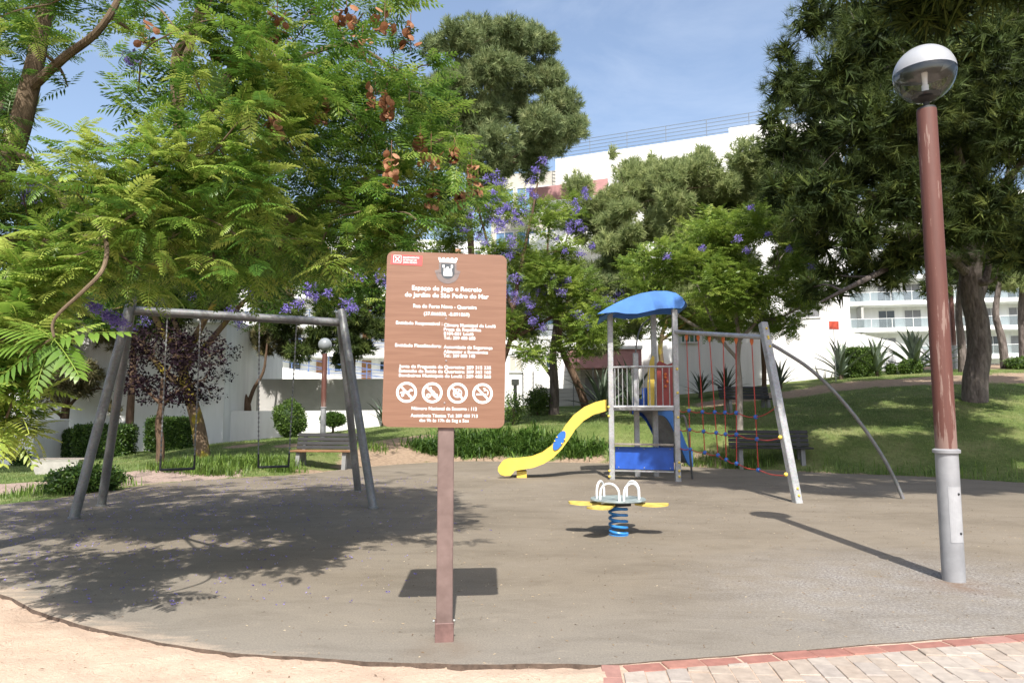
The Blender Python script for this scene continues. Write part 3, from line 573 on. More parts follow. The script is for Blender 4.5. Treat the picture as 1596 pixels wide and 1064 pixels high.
cast += [Z([(350, 106), (360, 106), (360, 122), (350, 122)]), Z([(396, 106), (407, 106), (407, 122), (396, 122)])]
flat('crest_castle', cast, M['print'], 0.0032, 0.0005, cr)
crown = [Z([(334, 92), (424, 92), (432, 72), (326, 72)])] + [Z([(a, 72), (a + 13, 72), (a + 13, 65), (a, 65)]) for a in (326, 349, 372, 395, 418)]
flat('crest_crown', crown, M['print'], 0.0030, 0.0005, cr)
for zx, zy in ((371, 411), (374, 647), (367, 880)): MB().ball(bc + ux * zpt(zx, zy)[0] + uy * zpt(zx, zy)[1] + un * 0.002, 0.006).build('screw', M['steel'], board, True)

# ------------------------------------------------------------------ globe lamp posts
def lamp_post(base, H_, r, gr, label, detail=True, tilt=None, base_h=1.14):
    t = thing('lamp_post', base, label, 'lamp post', 'globe lamp posts in the garden'); b = Vector(base); sg = 28 if detail else 14
    MB().lathe([(r * 1.02, -0.05), (r * 1.02, base_h - 0.03), (r * 1.22, base_h - 0.025), (r * 1.24, base_h), (r * 1.02, base_h + 0.012)], b, sg).build('base_sleeve', M['steel_lamp'], t, True)
    MB().lathe([(r * 0.96, base_h), (r * 0.93, H_ - 0.012), (r * 0.91, H_)], b, sg).build('pole', M['post_red'], t, True)
    MB().lathe([(r * 0.91, H_), (r * 0.86, H_ + 0.02), (r * 0.3, H_ + 0.03), (r * 0.28, H_ + 0.08), (gr * 0.42, H_ + 0.12), (gr * 0.46, H_ + 0.145), (0.001, H_ + 0.16)], b, sg).build('holder', M['rubber'], t, True)
    gc = b + Vector((0, 0, H_ + 0.11 + gr * 0.90)); n = 26 if detail else 12
    pr = lambda a0, a1: [(max(1e-4, gr * math.cos(R(a0 + (a1 - a0) * k / n))), gr * math.sin(R(a0 + (a1 - a0) * k / n))) for k in range(n + 1)]
    MB().lathe(pr(3, 90), gc, 36 if detail else 16).build('globe_cap', M['globe_white'] if detail else M['globe_grey'], t, True)
    MB().lathe(pr(-64, 3), gc, 36 if detail else 16).build('globe_glass', M['glass'] if detail else M['globe_grey'], t, True)
    if detail:
        MB().lathe([(0.03, H_ + 0.15), (0.03, H_ + 0.24), (0.022, H_ + 0.25), (0.026, H_ + 0.36), (0.012, H_ + 0.42), (0.001, H_ + 0.43)], b, 16).build('bulb', M['print'], t, True)
        pl = MB(); hh = np.linspace(0.33, 0.83, 3)
        vs = []; 
        for z_ in (0.34, 0.82):
            for k in range(9):
                a = R(-124 + 70 * k / 8); vs.append(b + Vector((r * 1.055 * math.cos(a), r * 1.055 * math.sin(a), z_)))
        vs2 = [b + (v - b - Vector((0, 0, v.z - b.z))) * 0.96 + Vector((0, 0, v.z - b.z)) for v in vs]
        fs = [(k, k + 1, 9 + k + 1, 9 + k) for k in range(8)]; ed_ = list(range(9)) + list(range(17, 8, -1))
        pl.add(vs + vs2, fs + [(ed_[k], ed_[(k + 1) % 18], 18 + ed_[(k + 1) % 18], 18 + ed_[k]) for k in range(18)]).build('service_door', M['door_grey'], t)
        for z_ in (0.42, 0.76): MB().ball(b + Vector((r * 1.06 * math.cos(R(-72)), r * 1.06 * math.sin(R(-72)), z_)), 0.011).build('screw', M['rubber'], t)
    return t
M['globe_white'] = plain('white_globe_cap', (0.30, 0.315, 0.34), 0.3, var=0.03)
M['globe_grey'] = plain('smoked_globe', (0.22, 0.24, 0.26), 0.12, var=0.05)
M['door_grey'] = plain('grey_service_door', (0.31, 0.315, 0.33), 0.45, var=0.10, scale=9)
lb = G(1487, 908); lamp_post((lb.x * (lb.y + 0.09) / lb.y, lb.y + 0.09, 0), 4.30, 0.091, 0.268, 'tall red-brown globe lamp post with grey steel base beside the rubber playground')

# ------------------------------------------------------------------ swing frame
SWL = P(205, 492, 10.35); SWR = P(530, 499, 11.8); zb = (SWL.z + SWR.z) / 2 + 0.02
swb = [G(115, 808), G(158, 788), G(582, 792), G(558, 765)]
sw = thing('swing_set', ((swb[0] + swb[2]) / 2), 'grey galvanised A-frame swing set with long top beam', 'swing')
SWL.z = SWR.z = zb; dirb = (SWR - SWL).normalized()
MB().tube([SWL - dirb * 0.02, SWR + dirb * 0.02], 0.068, 16).build('top_beam', M['steel_dark'], sw, True)
for (bp, ap, k) in ((swb[0], SWL, -1), (swb[1], SWL, 1), (swb[2], SWR, -1), (swb[3], SWR, 1)):
    side = Vector((-dirb.y, dirb.x, 0)); top = ap + Vector((0, 0, 0.20)) + side * k * 0.02 + side * (0.05 * k); dd = (top - bp).normalized()
    MB().tube([bp - dd * 0.06, top], 0.066, 14).build('leg', M['steel_dark'], sw, True)
    MB().lathe([(0.08, 0.0), (0.08, 0.02), (0.06, 0.03)], bp, 14).build('foot_collar', M['steel_dark'], sw)
def swing_seat(x0, x1, py, sway, label):
    fx = lambda px: (px - 205) / (530 - 205)
    def onbeam(px):
        a, b = 0.0, 1.0; 
        for _ in range(40):
            m = (a + b) / 2; q = SWL.lerp(SWR, m); 
            if CX + F * q.x / (q.y * cp + (q.z - CAM_H) * sp_) < px: a = m
            else: b = m
        return SWL.lerp(SWR, a)
    pa, pb = onbeam(x0), onbeam(x1); c = (pa + pb) / 2; hw = 0.23
    zs = P((x0 + x1) / 2, py, c.y).z; c.z = zs; s0, s1 = c - dirb * hw, c + dirb * hw
    t = thing('swing', c, label, 'swing', 'swing seats hanging from the frame')
    MB().beam(s0, s1, 0.15, 0.028, bev=0.006).build('seat', M['rubber'], t)
    for s_, off in ((s0, -1), (s1, 1)):
        top = SWL.lerp(SWR, (s_ - SWL).dot(dirb) / (SWR - SWL).length) ; top = Vector((top.x, top.y, zb - 0.075)) + dirb * sway * off
        n = int((top.z - s_.z) / 0.035); pts = [s_.lerp(top, k / n) for k in range(n + 1)]
        MB().tube(pts, [0.0055 if k % 2 else 0.014 for k in range(n + 1)], 6).build('chain', M['steel_dark'], t)
        MB().tube([s_ + Vector((0, 0, -0.01)), s_.lerp(top, 0.09)], 0.016, 8).build('chain_sleeve', M['rubber'], t)
        MB().tube([top, top + Vector((0, 0, 0.04))], 0.025, 8).build('hanger', M['steel_dark'], t)
swing_seat(262, 312, 731, 0.0, 'black swing seat on chains, hanging beside the leaning double legs under the leaves')
swing_seat(407, 460, 727, 0.06, 'black swing seat on chains, hanging in front of the slatted bench')

# ------------------------------------------------------------------ play tower
FL = G(954, 747); FR = G(1057, 750); BLp = Vector((P(992, 640, 16.1).x, 16.1, 0)); BRp = Vector((P(1021, 640, 16.2).x, 16.2, 0))
tw = thing('play_tower', (FL + FR) / 2, 'play tower with wavy blue roof, barred balcony and red and yellow panels', 'play tower')
ft = (FR - FL).normalized(); fn = Vector((ft.y, -ft.x, 0)); ang = math.atan2(ft.y, ft.x); TM = rz(ang + R(14))
def zat(py, D): return P(1000, py, D).z
LT = zat(482, 15.0)
def leg(p, h, w_=0.115, m=M['steel']):
    MB().box((p.x, p.y, h / 2 - 0.03), (w_, w_, h + 0.06), TM, bev=0.008).build('leg', m, tw)
leg(FL, LT); leg(FR, LT); leg(BRp, zat(482, 16.2)); leg(BLp, zat(550, 16.1))
for p, ys_ in ((FL, (634, 648, 733, 742)), (FR, (575, 612, 650, 720, 733, 742))):
    for y_ in ys_:
        off = TM @ Vector((-0.06 if p is FL else 0.02, -0.06, 0)); MB().ball(Vector((p.x, p.y, zat(y_, p.y))) + off, 0.028, 8, 5).build('bolt_cap', M['cap_yellow'], tw, True)
PZ = zat(637, 15.0)
# platform: trapezoid deck
MB().prism([(FL.x + 0.03, FL.y), (FR.x - 0.03, FR.y), (BRp.x + 0.30, BRp.y + 0.05), (BLp.x - 0.50, BLp.y + 0.02)], (0, 0, PZ - 0.04), (1, 0, 0), (0, 1, 0), (0, 0, 0.05)).build('deck', M['steel_dark'], tw)
MB().beam(FL + Vector((0.06, -0.03, PZ + 0.0)), FR + Vector((-0.06, -0.03, PZ + 0.0)), 0.05, 0.055).build('deck_edge', M['steel'], tw)
# curved railing
def arcp(t, z, bul=0.30):
    p = FL.lerp(FR, 0.05 + 0.90 * t); return Vector((p.x, p.y - 0.03, z)) + fn * (bul * (math.sin(math.pi * min(1, t * 0.9 + 0.1)) ) * 0.5)
RZ = zat(571, 15.0)
MB().tube([arcp(k / 14, RZ) for k in range(15)], 0.024, 10).build('top_rail', M['steel'], tw, True)
MB().tube([arcp(k / 14, PZ + 0.05) for k in range(15)], 0.022, 10).build('bottom_rail', M['white_metal'], tw, True)
for k in range(11):
    t = (k + 0.5) / 11; t = t ** 1.25
    MB().tube([arcp(t, PZ + 0.05), arcp(t, RZ)], 0.0105, 8).build('bar', M['steel'], tw, True)
# lower bench plank, blue panel, bottom rail
zp1, zp2, zbr = zat(697, 15), zat(733, 15), zat(735.5, 15)
a_, b2_ = FL + ft * 0.075 + Vector((0, 0.02, 0)), FR - ft * 0.075 + Vector((0, 0.02, 0))
MB().beam(Vector((a_.x, a_.y - 0.04, zat(693, 15))), Vector((b2_.x, b2_.y - 0.04, zat(693, 15))), 0.20, 0.035, bev=0.006).build('counter_plank', M['plank'], tw)
pn = MB().box(((a_.x + b2_.x) / 2, (a_.y + b2_.y) / 2, (zp1 + zp2) / 2), ((b2_ - a_).length, 0.022, zp1 - zp2), rz(ang), bev=0.006).build('blue_panel', M['blue'], tw)
for u_ in (0.06, 0.5, 0.94):
    for z_ in (zp1 - 0.04, zp2 + 0.04): MB().ball(Vector((a_.x + (b2_.x - a_.x) * u_, a_.y + (b2_.y - a_.y) * u_ - 0.012, z_)), 0.014, 8, 5).build('screw', M['steel'], pn)
MB().beam(Vector((a_.x, a_.y, zbr)), Vector((b2_.x, b2_.y, zbr)), 0.04, 0.03).build('cross_rail', M['steel'], tw)
# wavy roof: extruded side profile
RD = 14.85; prof = [(931, 489), (945, 480), (962, 471), (980, 463), (1000, 456.5), (1020, 453), (1040, 453), (1054, 456), (1064, 463), (1068, 470), (1067, 476), (1063, 480), (1050, 479.5), (1030, 480.5), (1010, 485), (993, 488.5), (975, 488.5), (960, 486), (945, 487.5)]
pp = [P(a, b, RD) for a, b in prof]; o0 = pp[0]
MB().prism([(p.x - o0.x, p.z - o0.z) for p in pp], o0, (1, 0.02, 0), (0, 0, 1), (0, 0.035, 0)).build('roof_fascia', M['roof_blue'], tw)
pp2 = [(p.x - o0.x, p.z - o0.z) for p in pp]
MB().prism([(a * 0.92 + 0.08, b * 0.92 + 0.02) for a, b in pp2], o0 + Vector((0.12, 1.25, 0.03)), (1, 0.02, 0), (0, 0, 1), (0, 0.035, 0)).build('roof_fascia', M['roof_blue'], tw)
top_c = [P(a, b, RD) for a, b in prof[:10]]; rs = MB(); n = len(top_c)
vs = [p + Vector((0.05, 0.035, -0.06)) for p in top_c] + [p + Vector((0.15, 1.25, -0.06)) for p in top_c]; vs += [v - Vector((0, 0, 0.03)) for v in vs]
rs.add(vs, [(i, i + 1, n + i + 1, n + i) for i in range(n - 1)] + [(2 * n + i, 2 * n + i + 1, 3 * n + i + 1, 3 * n + i) for i in range(n - 1)]); rs.build('roof_sheet', M['roof_blue'], tw)
# red, yellow and blue panels at the back of the deck
def backpanel(name, pts, D, mat, th=0.03):
    q = [P(a, b, D) for a, b in pts]; o_ = q[0]; return MB().prism([(p.x - o_.x, p.z - o_.z) for p in q], o_, (1, 0, 0), (0, 0, 1), (0, th, 0)).build(name, mat, tw)
rp = backpanel('red_panel', [(1024, 634), (1024, 566), (1028, 562), (1034, 565), (1040, 568), (1046, 566), (1053, 562), (1053, 634)], 15.95, M['red_panel'])
for a, b in ((1037, 588), (1040, 595), (1037, 602), (1037, 583)): MB().ball(P(a, b, 15.93), 0.035, 8, 6).build('bead', M['orange'], rp, True)
backpanel('yellow_panel', [(1010, 634), (1009, 600), (1010, 578), (1013, 562), (1017, 554), (1020, 556), (1020, 634)], 16.1, M['yellow'])
backpanel('blue_panel', [(1001, 636), (1001, 604), (1009, 604), (1009, 636)], 16.25, M['blue'])
# arched hoop from the short post
hp = [Vector((BLp.x, BLp.y, zat(550, 16.1))), P(993, 530, 16.1), P(998, 512, 16.2), P(1008, 500, 16.25), P(1019, 495, 16.25)]
MB().tube(spline(hp, 5), 0.018, 8).build('hoop', M['steel_dark'], tw, True)
# blue back slide and its handrail
def chute(path, half, side_h, mat, name, root):
    """open trough: path points (centre line of the bed); side boards are separate parts"""
    pts = spline(path, 6); return pts
bs = thing('blue_slide', onto((P(1062, 700, 17.0).x, 17.4, 0)), 'blue slide chute running down behind the play tower', 'slide')
pth = [Vector((P(1004, 640, 16.3).x, 16.35, PZ - 0.02)), Vector((P(1022, 640, 16.5).x, 16.6, PZ - 0.12)), Vector((P(1044, 690, 16.6).x, 16.95, PZ * 0.58)), Vector((P(1062, 720, 16.8).x, 17.35, 0.32)), Vector((P(1074, 735, 17).x, 17.75, 0.20))]
sp = spline(pth, 6); dv = Vector((0.62, -0.55, 0)).normalized()
for k_, nm in ((-0.30, 'side_board'), (0.30, 'side_board')):
    b = MB(); vs = []
    for p in sp:
        for h_ in (-0.10, 0.30):
            for t_ in (-0.014, 0.014): vs.append(p + dv * (k_ + t_) + Vector((0, 0, h_)))
    n = len(sp); fs = []
    for i in range(n - 1):
        a = i * 4; c = a + 4; fs += [(a, c, c + 2, a + 2), (a + 1, a + 3, c + 3, c + 1), (a + 2, c + 2, c + 3, a + 3), (a, a + 1, c + 1, c)]
    fs += [(0, 2, 3, 1), ((n - 1) * 4, (n - 1) * 4 + 1, (n - 1) * 4 + 3, (n - 1) * 4 + 2)]; b.add(vs, fs).build(nm, M['roof_blue'] if k_ > 0 else M['blue'], bs)
b = MB(); vs = [p + dv * k_ for p in sp for k_ in (-0.285, 0.285)] + [p + dv * k_ - Vector((0, 0, 0.02)) for p in sp for k_ in (-0.285, 0.285)]; n = len(sp)
b.add(vs, [(2 * i, 2 * i + 1, 2 * i + 3, 2 * i + 2) for i in range(n - 1)] + [(2 * n + 2 * i, 2 * n + 2 * i + 1, 2 * n + 2 * i + 3, 2 * n + 2 * i + 2) for i in range(n - 1)]).build('bed', M['steel'], bs)
gp = G(1079, 746); MB().tube(spline([FR + Vector((0.06, 0.05, zat(650, 14.8))), P(1066, 648, 14.85), P(1070, 662, 14.9), P(1074, 690, 15.0), Vector((gp.x, gp.y, -0.02))], 5), 0.022, 8).build('handrail', M['steel_dark'], tw, True)

# ------------------------------------------------------------------ yellow slide
ys = thing('slide', G(790, 741), 'wavy yellow slide with blue oval badge, leaning from the play tower to the ground', 'slide')
YD = 15.75; W_ = 0.50
upp = [(946, 622), (930, 626), (912, 634), (895, 647), (882, 663), (872, 680), (860, 695), (845, 706), (828, 712.5), (808, 715), (790, 716), (782, 719), (776.5, 727), (776, 733), (780, 739), (787, 741), (796, 740.5), (800, 736), (802, 733), (815, 731), (832, 728), (848, 722), (862, 713), (875, 700), (886, 685), (897, 668), (910, 655), (925, 646), (946, 640)]
def side(off):
    q = [P(a, b, YD) for a, b in upp]; o_ = q[0] + Vector((off * 0.05, off, 0)); return MB().prism([(p.x - q[0].x, p.z - q[0].z) for p in q], o_, (1, 0.03, 0), (0, 0, 1), (0, 0.03, 0)).build('side_board', M['yellow'], ys, False)
sb1 = side(0); sb2 = side(W_)
low = [(952, 640), (925, 648), (910, 657), (897, 670), (886, 687), (875, 702), (862, 714), (848, 722), (832, 727), (812, 730), (795, 732)]
bed = MB(); q = [P(a, b - 3, YD) for a, b in low]; vs = [p + Vector((0, 0.031, 0)) for p in q] + [p + Vector((0.02, W_ - 0.001, 0)) for p in q]; n = len(q)
vs += [v - Vector((0, 0, 0.015)) for v in vs]
bed.add(vs, [(i, i + 1, n + i + 1, n + i) for i in range(n - 1)] + [(2 * n + i, 2 * n + i + 1, 3 * n + i + 1, 3 * n + i) for i in range(n - 1)]); bed.build('bed', M['bed_metal'] if 'bed_metal' in M else M['steel_dark'], ys)
oc = P(871.5, 686, YD); oa = math.atan2(P(880, 671, YD).z - P(862, 703, YD).z, P(880, 671, YD).x - P(862, 703, YD).x)
el = [(0.235 * math.cos(R(a)), 0.095 * math.sin(R(a)) * (1.0 if 25 < a % 180 < 155 else 1)) for a in range(0, 360, 12)]
bd = MB().prism(el, oc + Vector((0, 0.03 * (oc.x - P(946, 622, YD).x) - 0.004, 0)), (math.cos(oa), 0.03, math.sin(oa)), (-math.sin(oa), 0, math.cos(oa)), (0, -0.02, 0)).build('badge', M['blue_badge'] if 'blue_badge' in M else M['blue'], ys)
for a, b in ((868, 681), (864.5, 687), (880, 684.5), (875.5, 691)): MB().ball(P(a, b, YD - 0.03 + 0.03 * (oc.x - P(946, 622, YD).x)), 0.018, 8, 5).build('bolt_cap', M['cap_yellow'], bd, True)
MB().box(P(806, 737, YD + 0.27) + Vector((0.1, 0, -0.02)), (0.22, 0.44, 0.16)).build('foot', M['yellow'], ys)

# ------------------------------------------------------------------ climbing net
nb0 = P(1052, 517, FR.y - 0.02); nb1 = P(1192, 525.5, 12.55); lt = P(1189, 503, 12.5); lbm = G(1243, 783)
nt_ = thing('climbing_net', lbm, 'red rope climbing net with blue knots between play tower and leaning steel leg', 'climbing net')
MB().tube([nb0, nb1], 0.045, 14).build('beam', M['steel'], nt_, True)
dl = (lt - lbm).normalized(); MB().beam(lbm - dl * 0.08, lt, 0.135, 0.125, up=(1, 0.2, 0), bev=0.012).build('leg', M['steel'], nt_)
for y_, a in ((513, 1193), (527, 1189), (530, 1196), (543, 1192), (762, 1236), (772, 1238)): 
    tt = (y_ - 503) / 280; MB().ball(lt.lerp(lbm, tt) + Vector((0.02, -0.075, 0)), 0.022, 8, 5).build('bolt_cap', M['cap_yellow'], nt_, True)
ropex = [(1070, 1076, 700), (1088, 1098.5, 705), (1105.5, 1119, 709), (1127, 1132, 716), (1147, 1148, 722), (1171.5, 1182, 732)]
cols = []
for k, (xt, xb, yb) in enumerate(ropex):
    t = (xt - 1052) / 140; Dt = nb0.y + (nb1.y - nb0.y) * t; yt = 517 + 8.5 * t + 4
    top = P(xt, yt, Dt); bot = P(xb, yb, Dt); cols.append((top, bot))
    MB().tube([top, top.lerp(bot, 0.5), bot], 0.0095, 8).build('rope', M['rope'], nt_, True)
    MB().lathe([(0.015, 0.05), (0.034, 0.02), (0.034, -0.02), (0.015, -0.08)], top + Vector((0, 0, -0.03)), 10).build('rope_clamp', M['orange'], nt_, True)
rows = [(0.645, 640), (0.825, 671), (1.0, 700)]
ends = [(P(1057, 640, FR.y), P(1208, 636, 12.1)), (P(1057, 669, FR.y), P(1214, 683, 11.9)), (P(1057, 697, FR.y), P(1223, 741, 11.65))]
yrow = [[640, 641.5, 641.5, 641.5, 641.5, 647.5], [669.5, 672, 674, 676, 676, 683], [700, 705, 709, 716, 722, 732]]
for r_i in range(3):
    pts = [ends[r_i][0]]
    for k, (top, bot) in enumerate(cols):
        tt = (yrow[r_i][k] - 521) / (yrow[2][k] - 521); p = top.lerp(bot, tt); pts.append(p)
        MB().ball(p, 0.042, 10, 6).build('knot', M['knot_blue'], nt_, True)
    pts.append(ends[r_i][1])
    sg = []
    for a, b in zip(pts[:-1], pts[1:]):
        m_ = (a + b) / 2 - Vector((0, 0, 0.03)); sg += [a, m_]
    sg.append(pts[-1]); MB().tube(spline(sg, 3), 0.0095, 8).build('rope', M['rope'], nt_, True)
    MB().ball(pts[0], 0.05, 8, 6).build('rope_clamp', M['orange'], nt_, True); MB().ball(pts[-1] + Vector((0.02, 0, 0.02)), 0.035, 8, 6).build('bolt_cap', M['cap_yellow'], nt_, True)
ab = G(1408, 777); apx = [(1203, 537), (1222, 548), (1260, 573), (1300, 610), (1340, 658), (1375, 710), (1396, 750)]
pts = [P(a, b, 12.4 + (ab.y - 12.4) * k / 7) for k, (a, b) in enumerate(apx)] + [Vector((ab.x, ab.y, -0.02))]
MB().tube(spline(pts, 5), 0.031, 12).build('arched_pole', M['steel_dark'], nt_, True)

# ------------------------------------------------------------------ spring rider for four
sc_ = G(964, 833); rd = thing('spring_rider', sc_, 'four-seat spring rider with yellow petal seats and blue coil on rubber ground', 'spring rider')
zpl = P(964, 779, sc_.y).z; tz = zpl - 0.06; turns = 5.0; n = 110
hel = [sc_ + Vector((0.105 * math.cos(a), 0.105 * math.sin(a), 0.02 + (tz - 0.02) * max(0, min(1, (k / n - 0.03) / 0.92)))) for k, a in ((k, -2 * math.pi * turns * k / n + 0.6) for k in range(n + 1))]
MB().tube(hel, 0.0165, 8).build('spring', M['spring_blue'], rd, True)
MB().lathe([(0.12, 0.0), (0.12, 0.012), (0.05, 0.014)], sc_, 20).build('ground_plate', M['spring_blue'], rd)
MB().box(sc_ + Vector((0, 0, tz + 0.02)), (0.24, 0.20, 0.05), rz(0.4)).build('clamp', M['rubber'], rd)
MB().lathe([(0.33, 0.0), (0.335, 0.010), (0.33, 0.022), (0.001, 0.024)], sc_ + Vector((0, 0, zpl)), 40).build('table', M['rider_top'] if 'rider_top' in M else M['steel_dark'], rd)
pet = []
for k in range(25):
    t = k / 24; pet.append((0.20 + 0.40 * t, 0.075 + 0.05 * math.sin(math.pi * (t ** 1.3)) if t < 0.86 else 0.10 * math.sqrt(max(0, 1 - ((t - 0.86) / 0.14) ** 2))))
for a in (R(-12), R(172), R(62), R(232)):
    d_ = Vector((math.cos(a), math.sin(a), 0)); e_ = Vector((-d_.y, d_.x, 0)); b = MB(); vs = []
    for (x_, y_) in pet:
        zc = -0.012 * math.sin((x_ - 0.2) / 0.4 * math.pi)
        for s_ in (-1, -0.5, 0.5, 1):
            for t_ in (0, -0.022): vs.append(sc_ + d_ * x_ + e_ * y_ * s_ + Vector((0, 0, zpl - 0.003 + t_ - 0.02 + zc)))
    fs = []
    for i in range(len(pet) - 1):
        for j in range(3):
            q0 = i * 8 + j * 2; fs += [(q0, q0 + 2, q0 + 10, q0 + 8), (q0 + 1, q0 + 9, q0 + 11, q0 + 3)]
        fs += [(i * 8, i * 8 + 8, i * 8 + 9, i * 8 + 1), (i * 8 + 6, i * 8 + 7, i * 8 + 15, i * 8 + 14)]
    b.add(vs, fs).build('seat', M['yellow_worn'], rd, True)
for a in (R(236), R(306), R(152), R(28)):
    d_ = Vector((math.cos(a), math.sin(a), 0)); e_ = Vector((-d_.y, d_.x, 0)); h0 = sc_ + d_ * 0.225 + Vector((0, 0, zpl)); hr = 0.125
    MB().tube([h0 + e_ * hr * math.cos(R(t)) + Vector((0, 0, 0.02 + 0.07 * min(1, math.sin(R(t)) * 4) + 0.125 * math.sin(R(t)))) for t in range(0, 181, 9)], 0.014, 10).build('handle', M['white_metal'], rd, True)
# ------------------------------------------------------------------ walls and buildings
def wall_run(name, label, cat, st, th=0.25, mat=None, zbase=None, cap=None, group=None):
    """a wall along stations (px, top_py, D): real thickness, stands on the ground"""
    t = thing(name, onto(P(st[0][0], 600, st[0][2])), label, cat, group)
    a = MB(); tops = [P(*s) for s in st]; n = len(st); vs = []
    for i, p in enumerate(tops):
        q = tops[min(i + 1, n - 1)] - tops[max(i - 1, 0)]; nn = Vector((-q.y, q.x, 0)).normalized()
        zb_ = (h1(p.x, p.y) - 0.5) if zbase is None else zbase
        for o_, z_ in ((0, zb_), (0, p.z), (th, p.z), (th, zb_)): vs.append(Vector((p.x, p.y, z_)) + nn * o_)
    fs = [(4 * i + k, 4 * i + (k + 1) % 4, 4 * i + 4 + (k + 1) % 4, 4 * i + 4 + k) for i in range(n - 1) for k in range(4)] + [(0, 1, 2, 3), tuple(4 * (n - 1) + k for k in (3, 2, 1, 0))]
    a.add(vs, fs).build('wall', mat or M['white_wall'], t)
    if cap:
        b = MB()
        for i in range(n - 1):
            q = tops[i + 1] - tops[i]; nn = Vector((-q.y, q.x, 0)).normalized(); c0, c1 = tops[i] + nn * th / 2 + Vector((0, 0, cap / 2 + 0.002)), tops[i + 1] + nn * th / 2 + Vector((0, 0, cap / 2 + 0.002)); b.beam(c0, c1, th + 0.08, cap)
        b.build('coping', M['white_band'], t)
    return t
class Facade:
    """vertical plane between two points; u in metres along it, z height"""
    def __init__(s, a, b): s.a = Vector((a.x, a.y, 0)); s.u = (Vector((b.x, b.y, 0)) - s.a); s.L = s.u.length; s.u.normalize(); s.n = Vector((s.u.y, -s.u.x, 0)); s.m = Matrix((s.u, -s.n, Vector((0, 0, 1)))).transposed()
    def pt(s, u, z, o=0.0): return s.a + s.u * u + s.n * o + Vector((0, 0, z))
    def ux(s, px):  # where a sight line crosses the plane
        d = ray(px, 600); d = Vector((d.x, d.y)); A = s.a; den = d.x * s.u.y - d.y * s.u.x
        return (A.y * d.x - A.x * d.y) / (d.y * s.u.x - d.x * s.u.y) if abs(den) > 1e-9 else 0
    def zy(s, px, py):
        u_ = s.ux(px); p = s.pt(u_, 0); return P(px, py, p.y).z
    def block(s, name, u0, u1, z0, z1, o0, o1, mat, parent):
        c = s.pt((u0 + u1) / 2, (z0 + z1) / 2, (o0 + o1) / 2); return MB().box(c, (u1 - u0, abs(o1 - o0), z1 - z0), s.m).build(name, mat, parent)
    def window(s, u0, u1, z0, z1, parent, pane=None, o=0.0, mull=1, fr=0.07):
        f = MB()
        for (a0, a1, b0, b1) in ((u0, u1, z1 - fr, z1), (u0, u1, z0, z0 + fr), (u0, u0 + fr, z0 + fr, z1 - fr), (u1 - fr, u1, z0 + fr, z1 - fr)):
            f.box(s.pt((a0 + a1) / 2, (b0 + b1) / 2, o + 0.03), (a1 - a0, 0.07, b1 - b0), s.m)
        for k in range(mull):
            uu = u0 + (u1 - u0) * (k + 1) / (mull + 1); f.box(s.pt(uu, (z0 + z1) / 2, o + 0.028), (0.05, 0.06, z1 - z0 - 2 * fr), s.m)
        w_ = f.build('window', M['frame_white'], parent)
        s.block('pane', u0 + fr, u1 - fr, z0 + fr, z1 - fr, o + 0.004, o + 0.02, pane or M['pane'], w_); return w_
    def railing(s, u0, u1, z0, h, o, mat, parent, rails=4, step=1.6, r=0.02, name='railing'):
        b = MB()
        for k in range(rails): z_ = z0 + h * (k + 1) / rails; b.beam(s.pt(u0, z_, o), s.pt(u1, z_, o), 2 * r, 2 * r)
        n = max(1, int((u1 - u0) / step))
        for k in range(n + 1): uu = u0 + (u1 - u0) * k / n; b.beam(s.pt(uu, z0, o), s.pt(uu, z0 + h, o), 2.2 * r, 2.2 * r)
        return b.build(name, mat, parent)
# blank white building at the left
f = Facade(P(-260, 600, 27.5), P(350, 600, 28.5)); t = thing('white_building', f.pt(f.L / 2, 0), 'blank white rendered building wall behind the clipped dark hedges', 'building')
f.block('wall', 0, f.L, -1.5, 5.0, 0, -9, M['white_wall'], t); f.block('parapet', -0.05, f.L + 0.05, 5.0, 5.25, 0.06, -9.05, M['white_band'], t)
# small utility hut
f = Facade(P(-140, 690, 23.3), P(52, 690, 23.0)); t = thing('utility_hut', f.pt(f.L - 1, -0.3), 'low white utility hut with small louvred vent beside the hedge', 'hut')
zt = P(20, 656, 23).z; f.block('wall', 0, f.L, -0.7, zt, 0, -1.6, M['white_wall'], t); f.block('roof_slab', -0.03, f.L + 0.03, zt, zt + 0.05, 0.04, -1.64, M['white_band'], t)
v0, v1 = f.ux(36), f.ux(48); vz0, vz1 = f.zy(40, 682), f.zy(40, 667); vt = f.block('vent', v0, v1, vz0, vz1, 0.002, 0.03, M['shutter'], t)
for k in range(4): f.block('louvre', v0 + 0.01, v1 - 0.01, vz0 + (vz1 - vz0) * (k + 0.3) / 4, vz0 + (vz1 - vz0) * (k + 0.7) / 4, 0.031, 0.045, M['steel_dark'], vt)
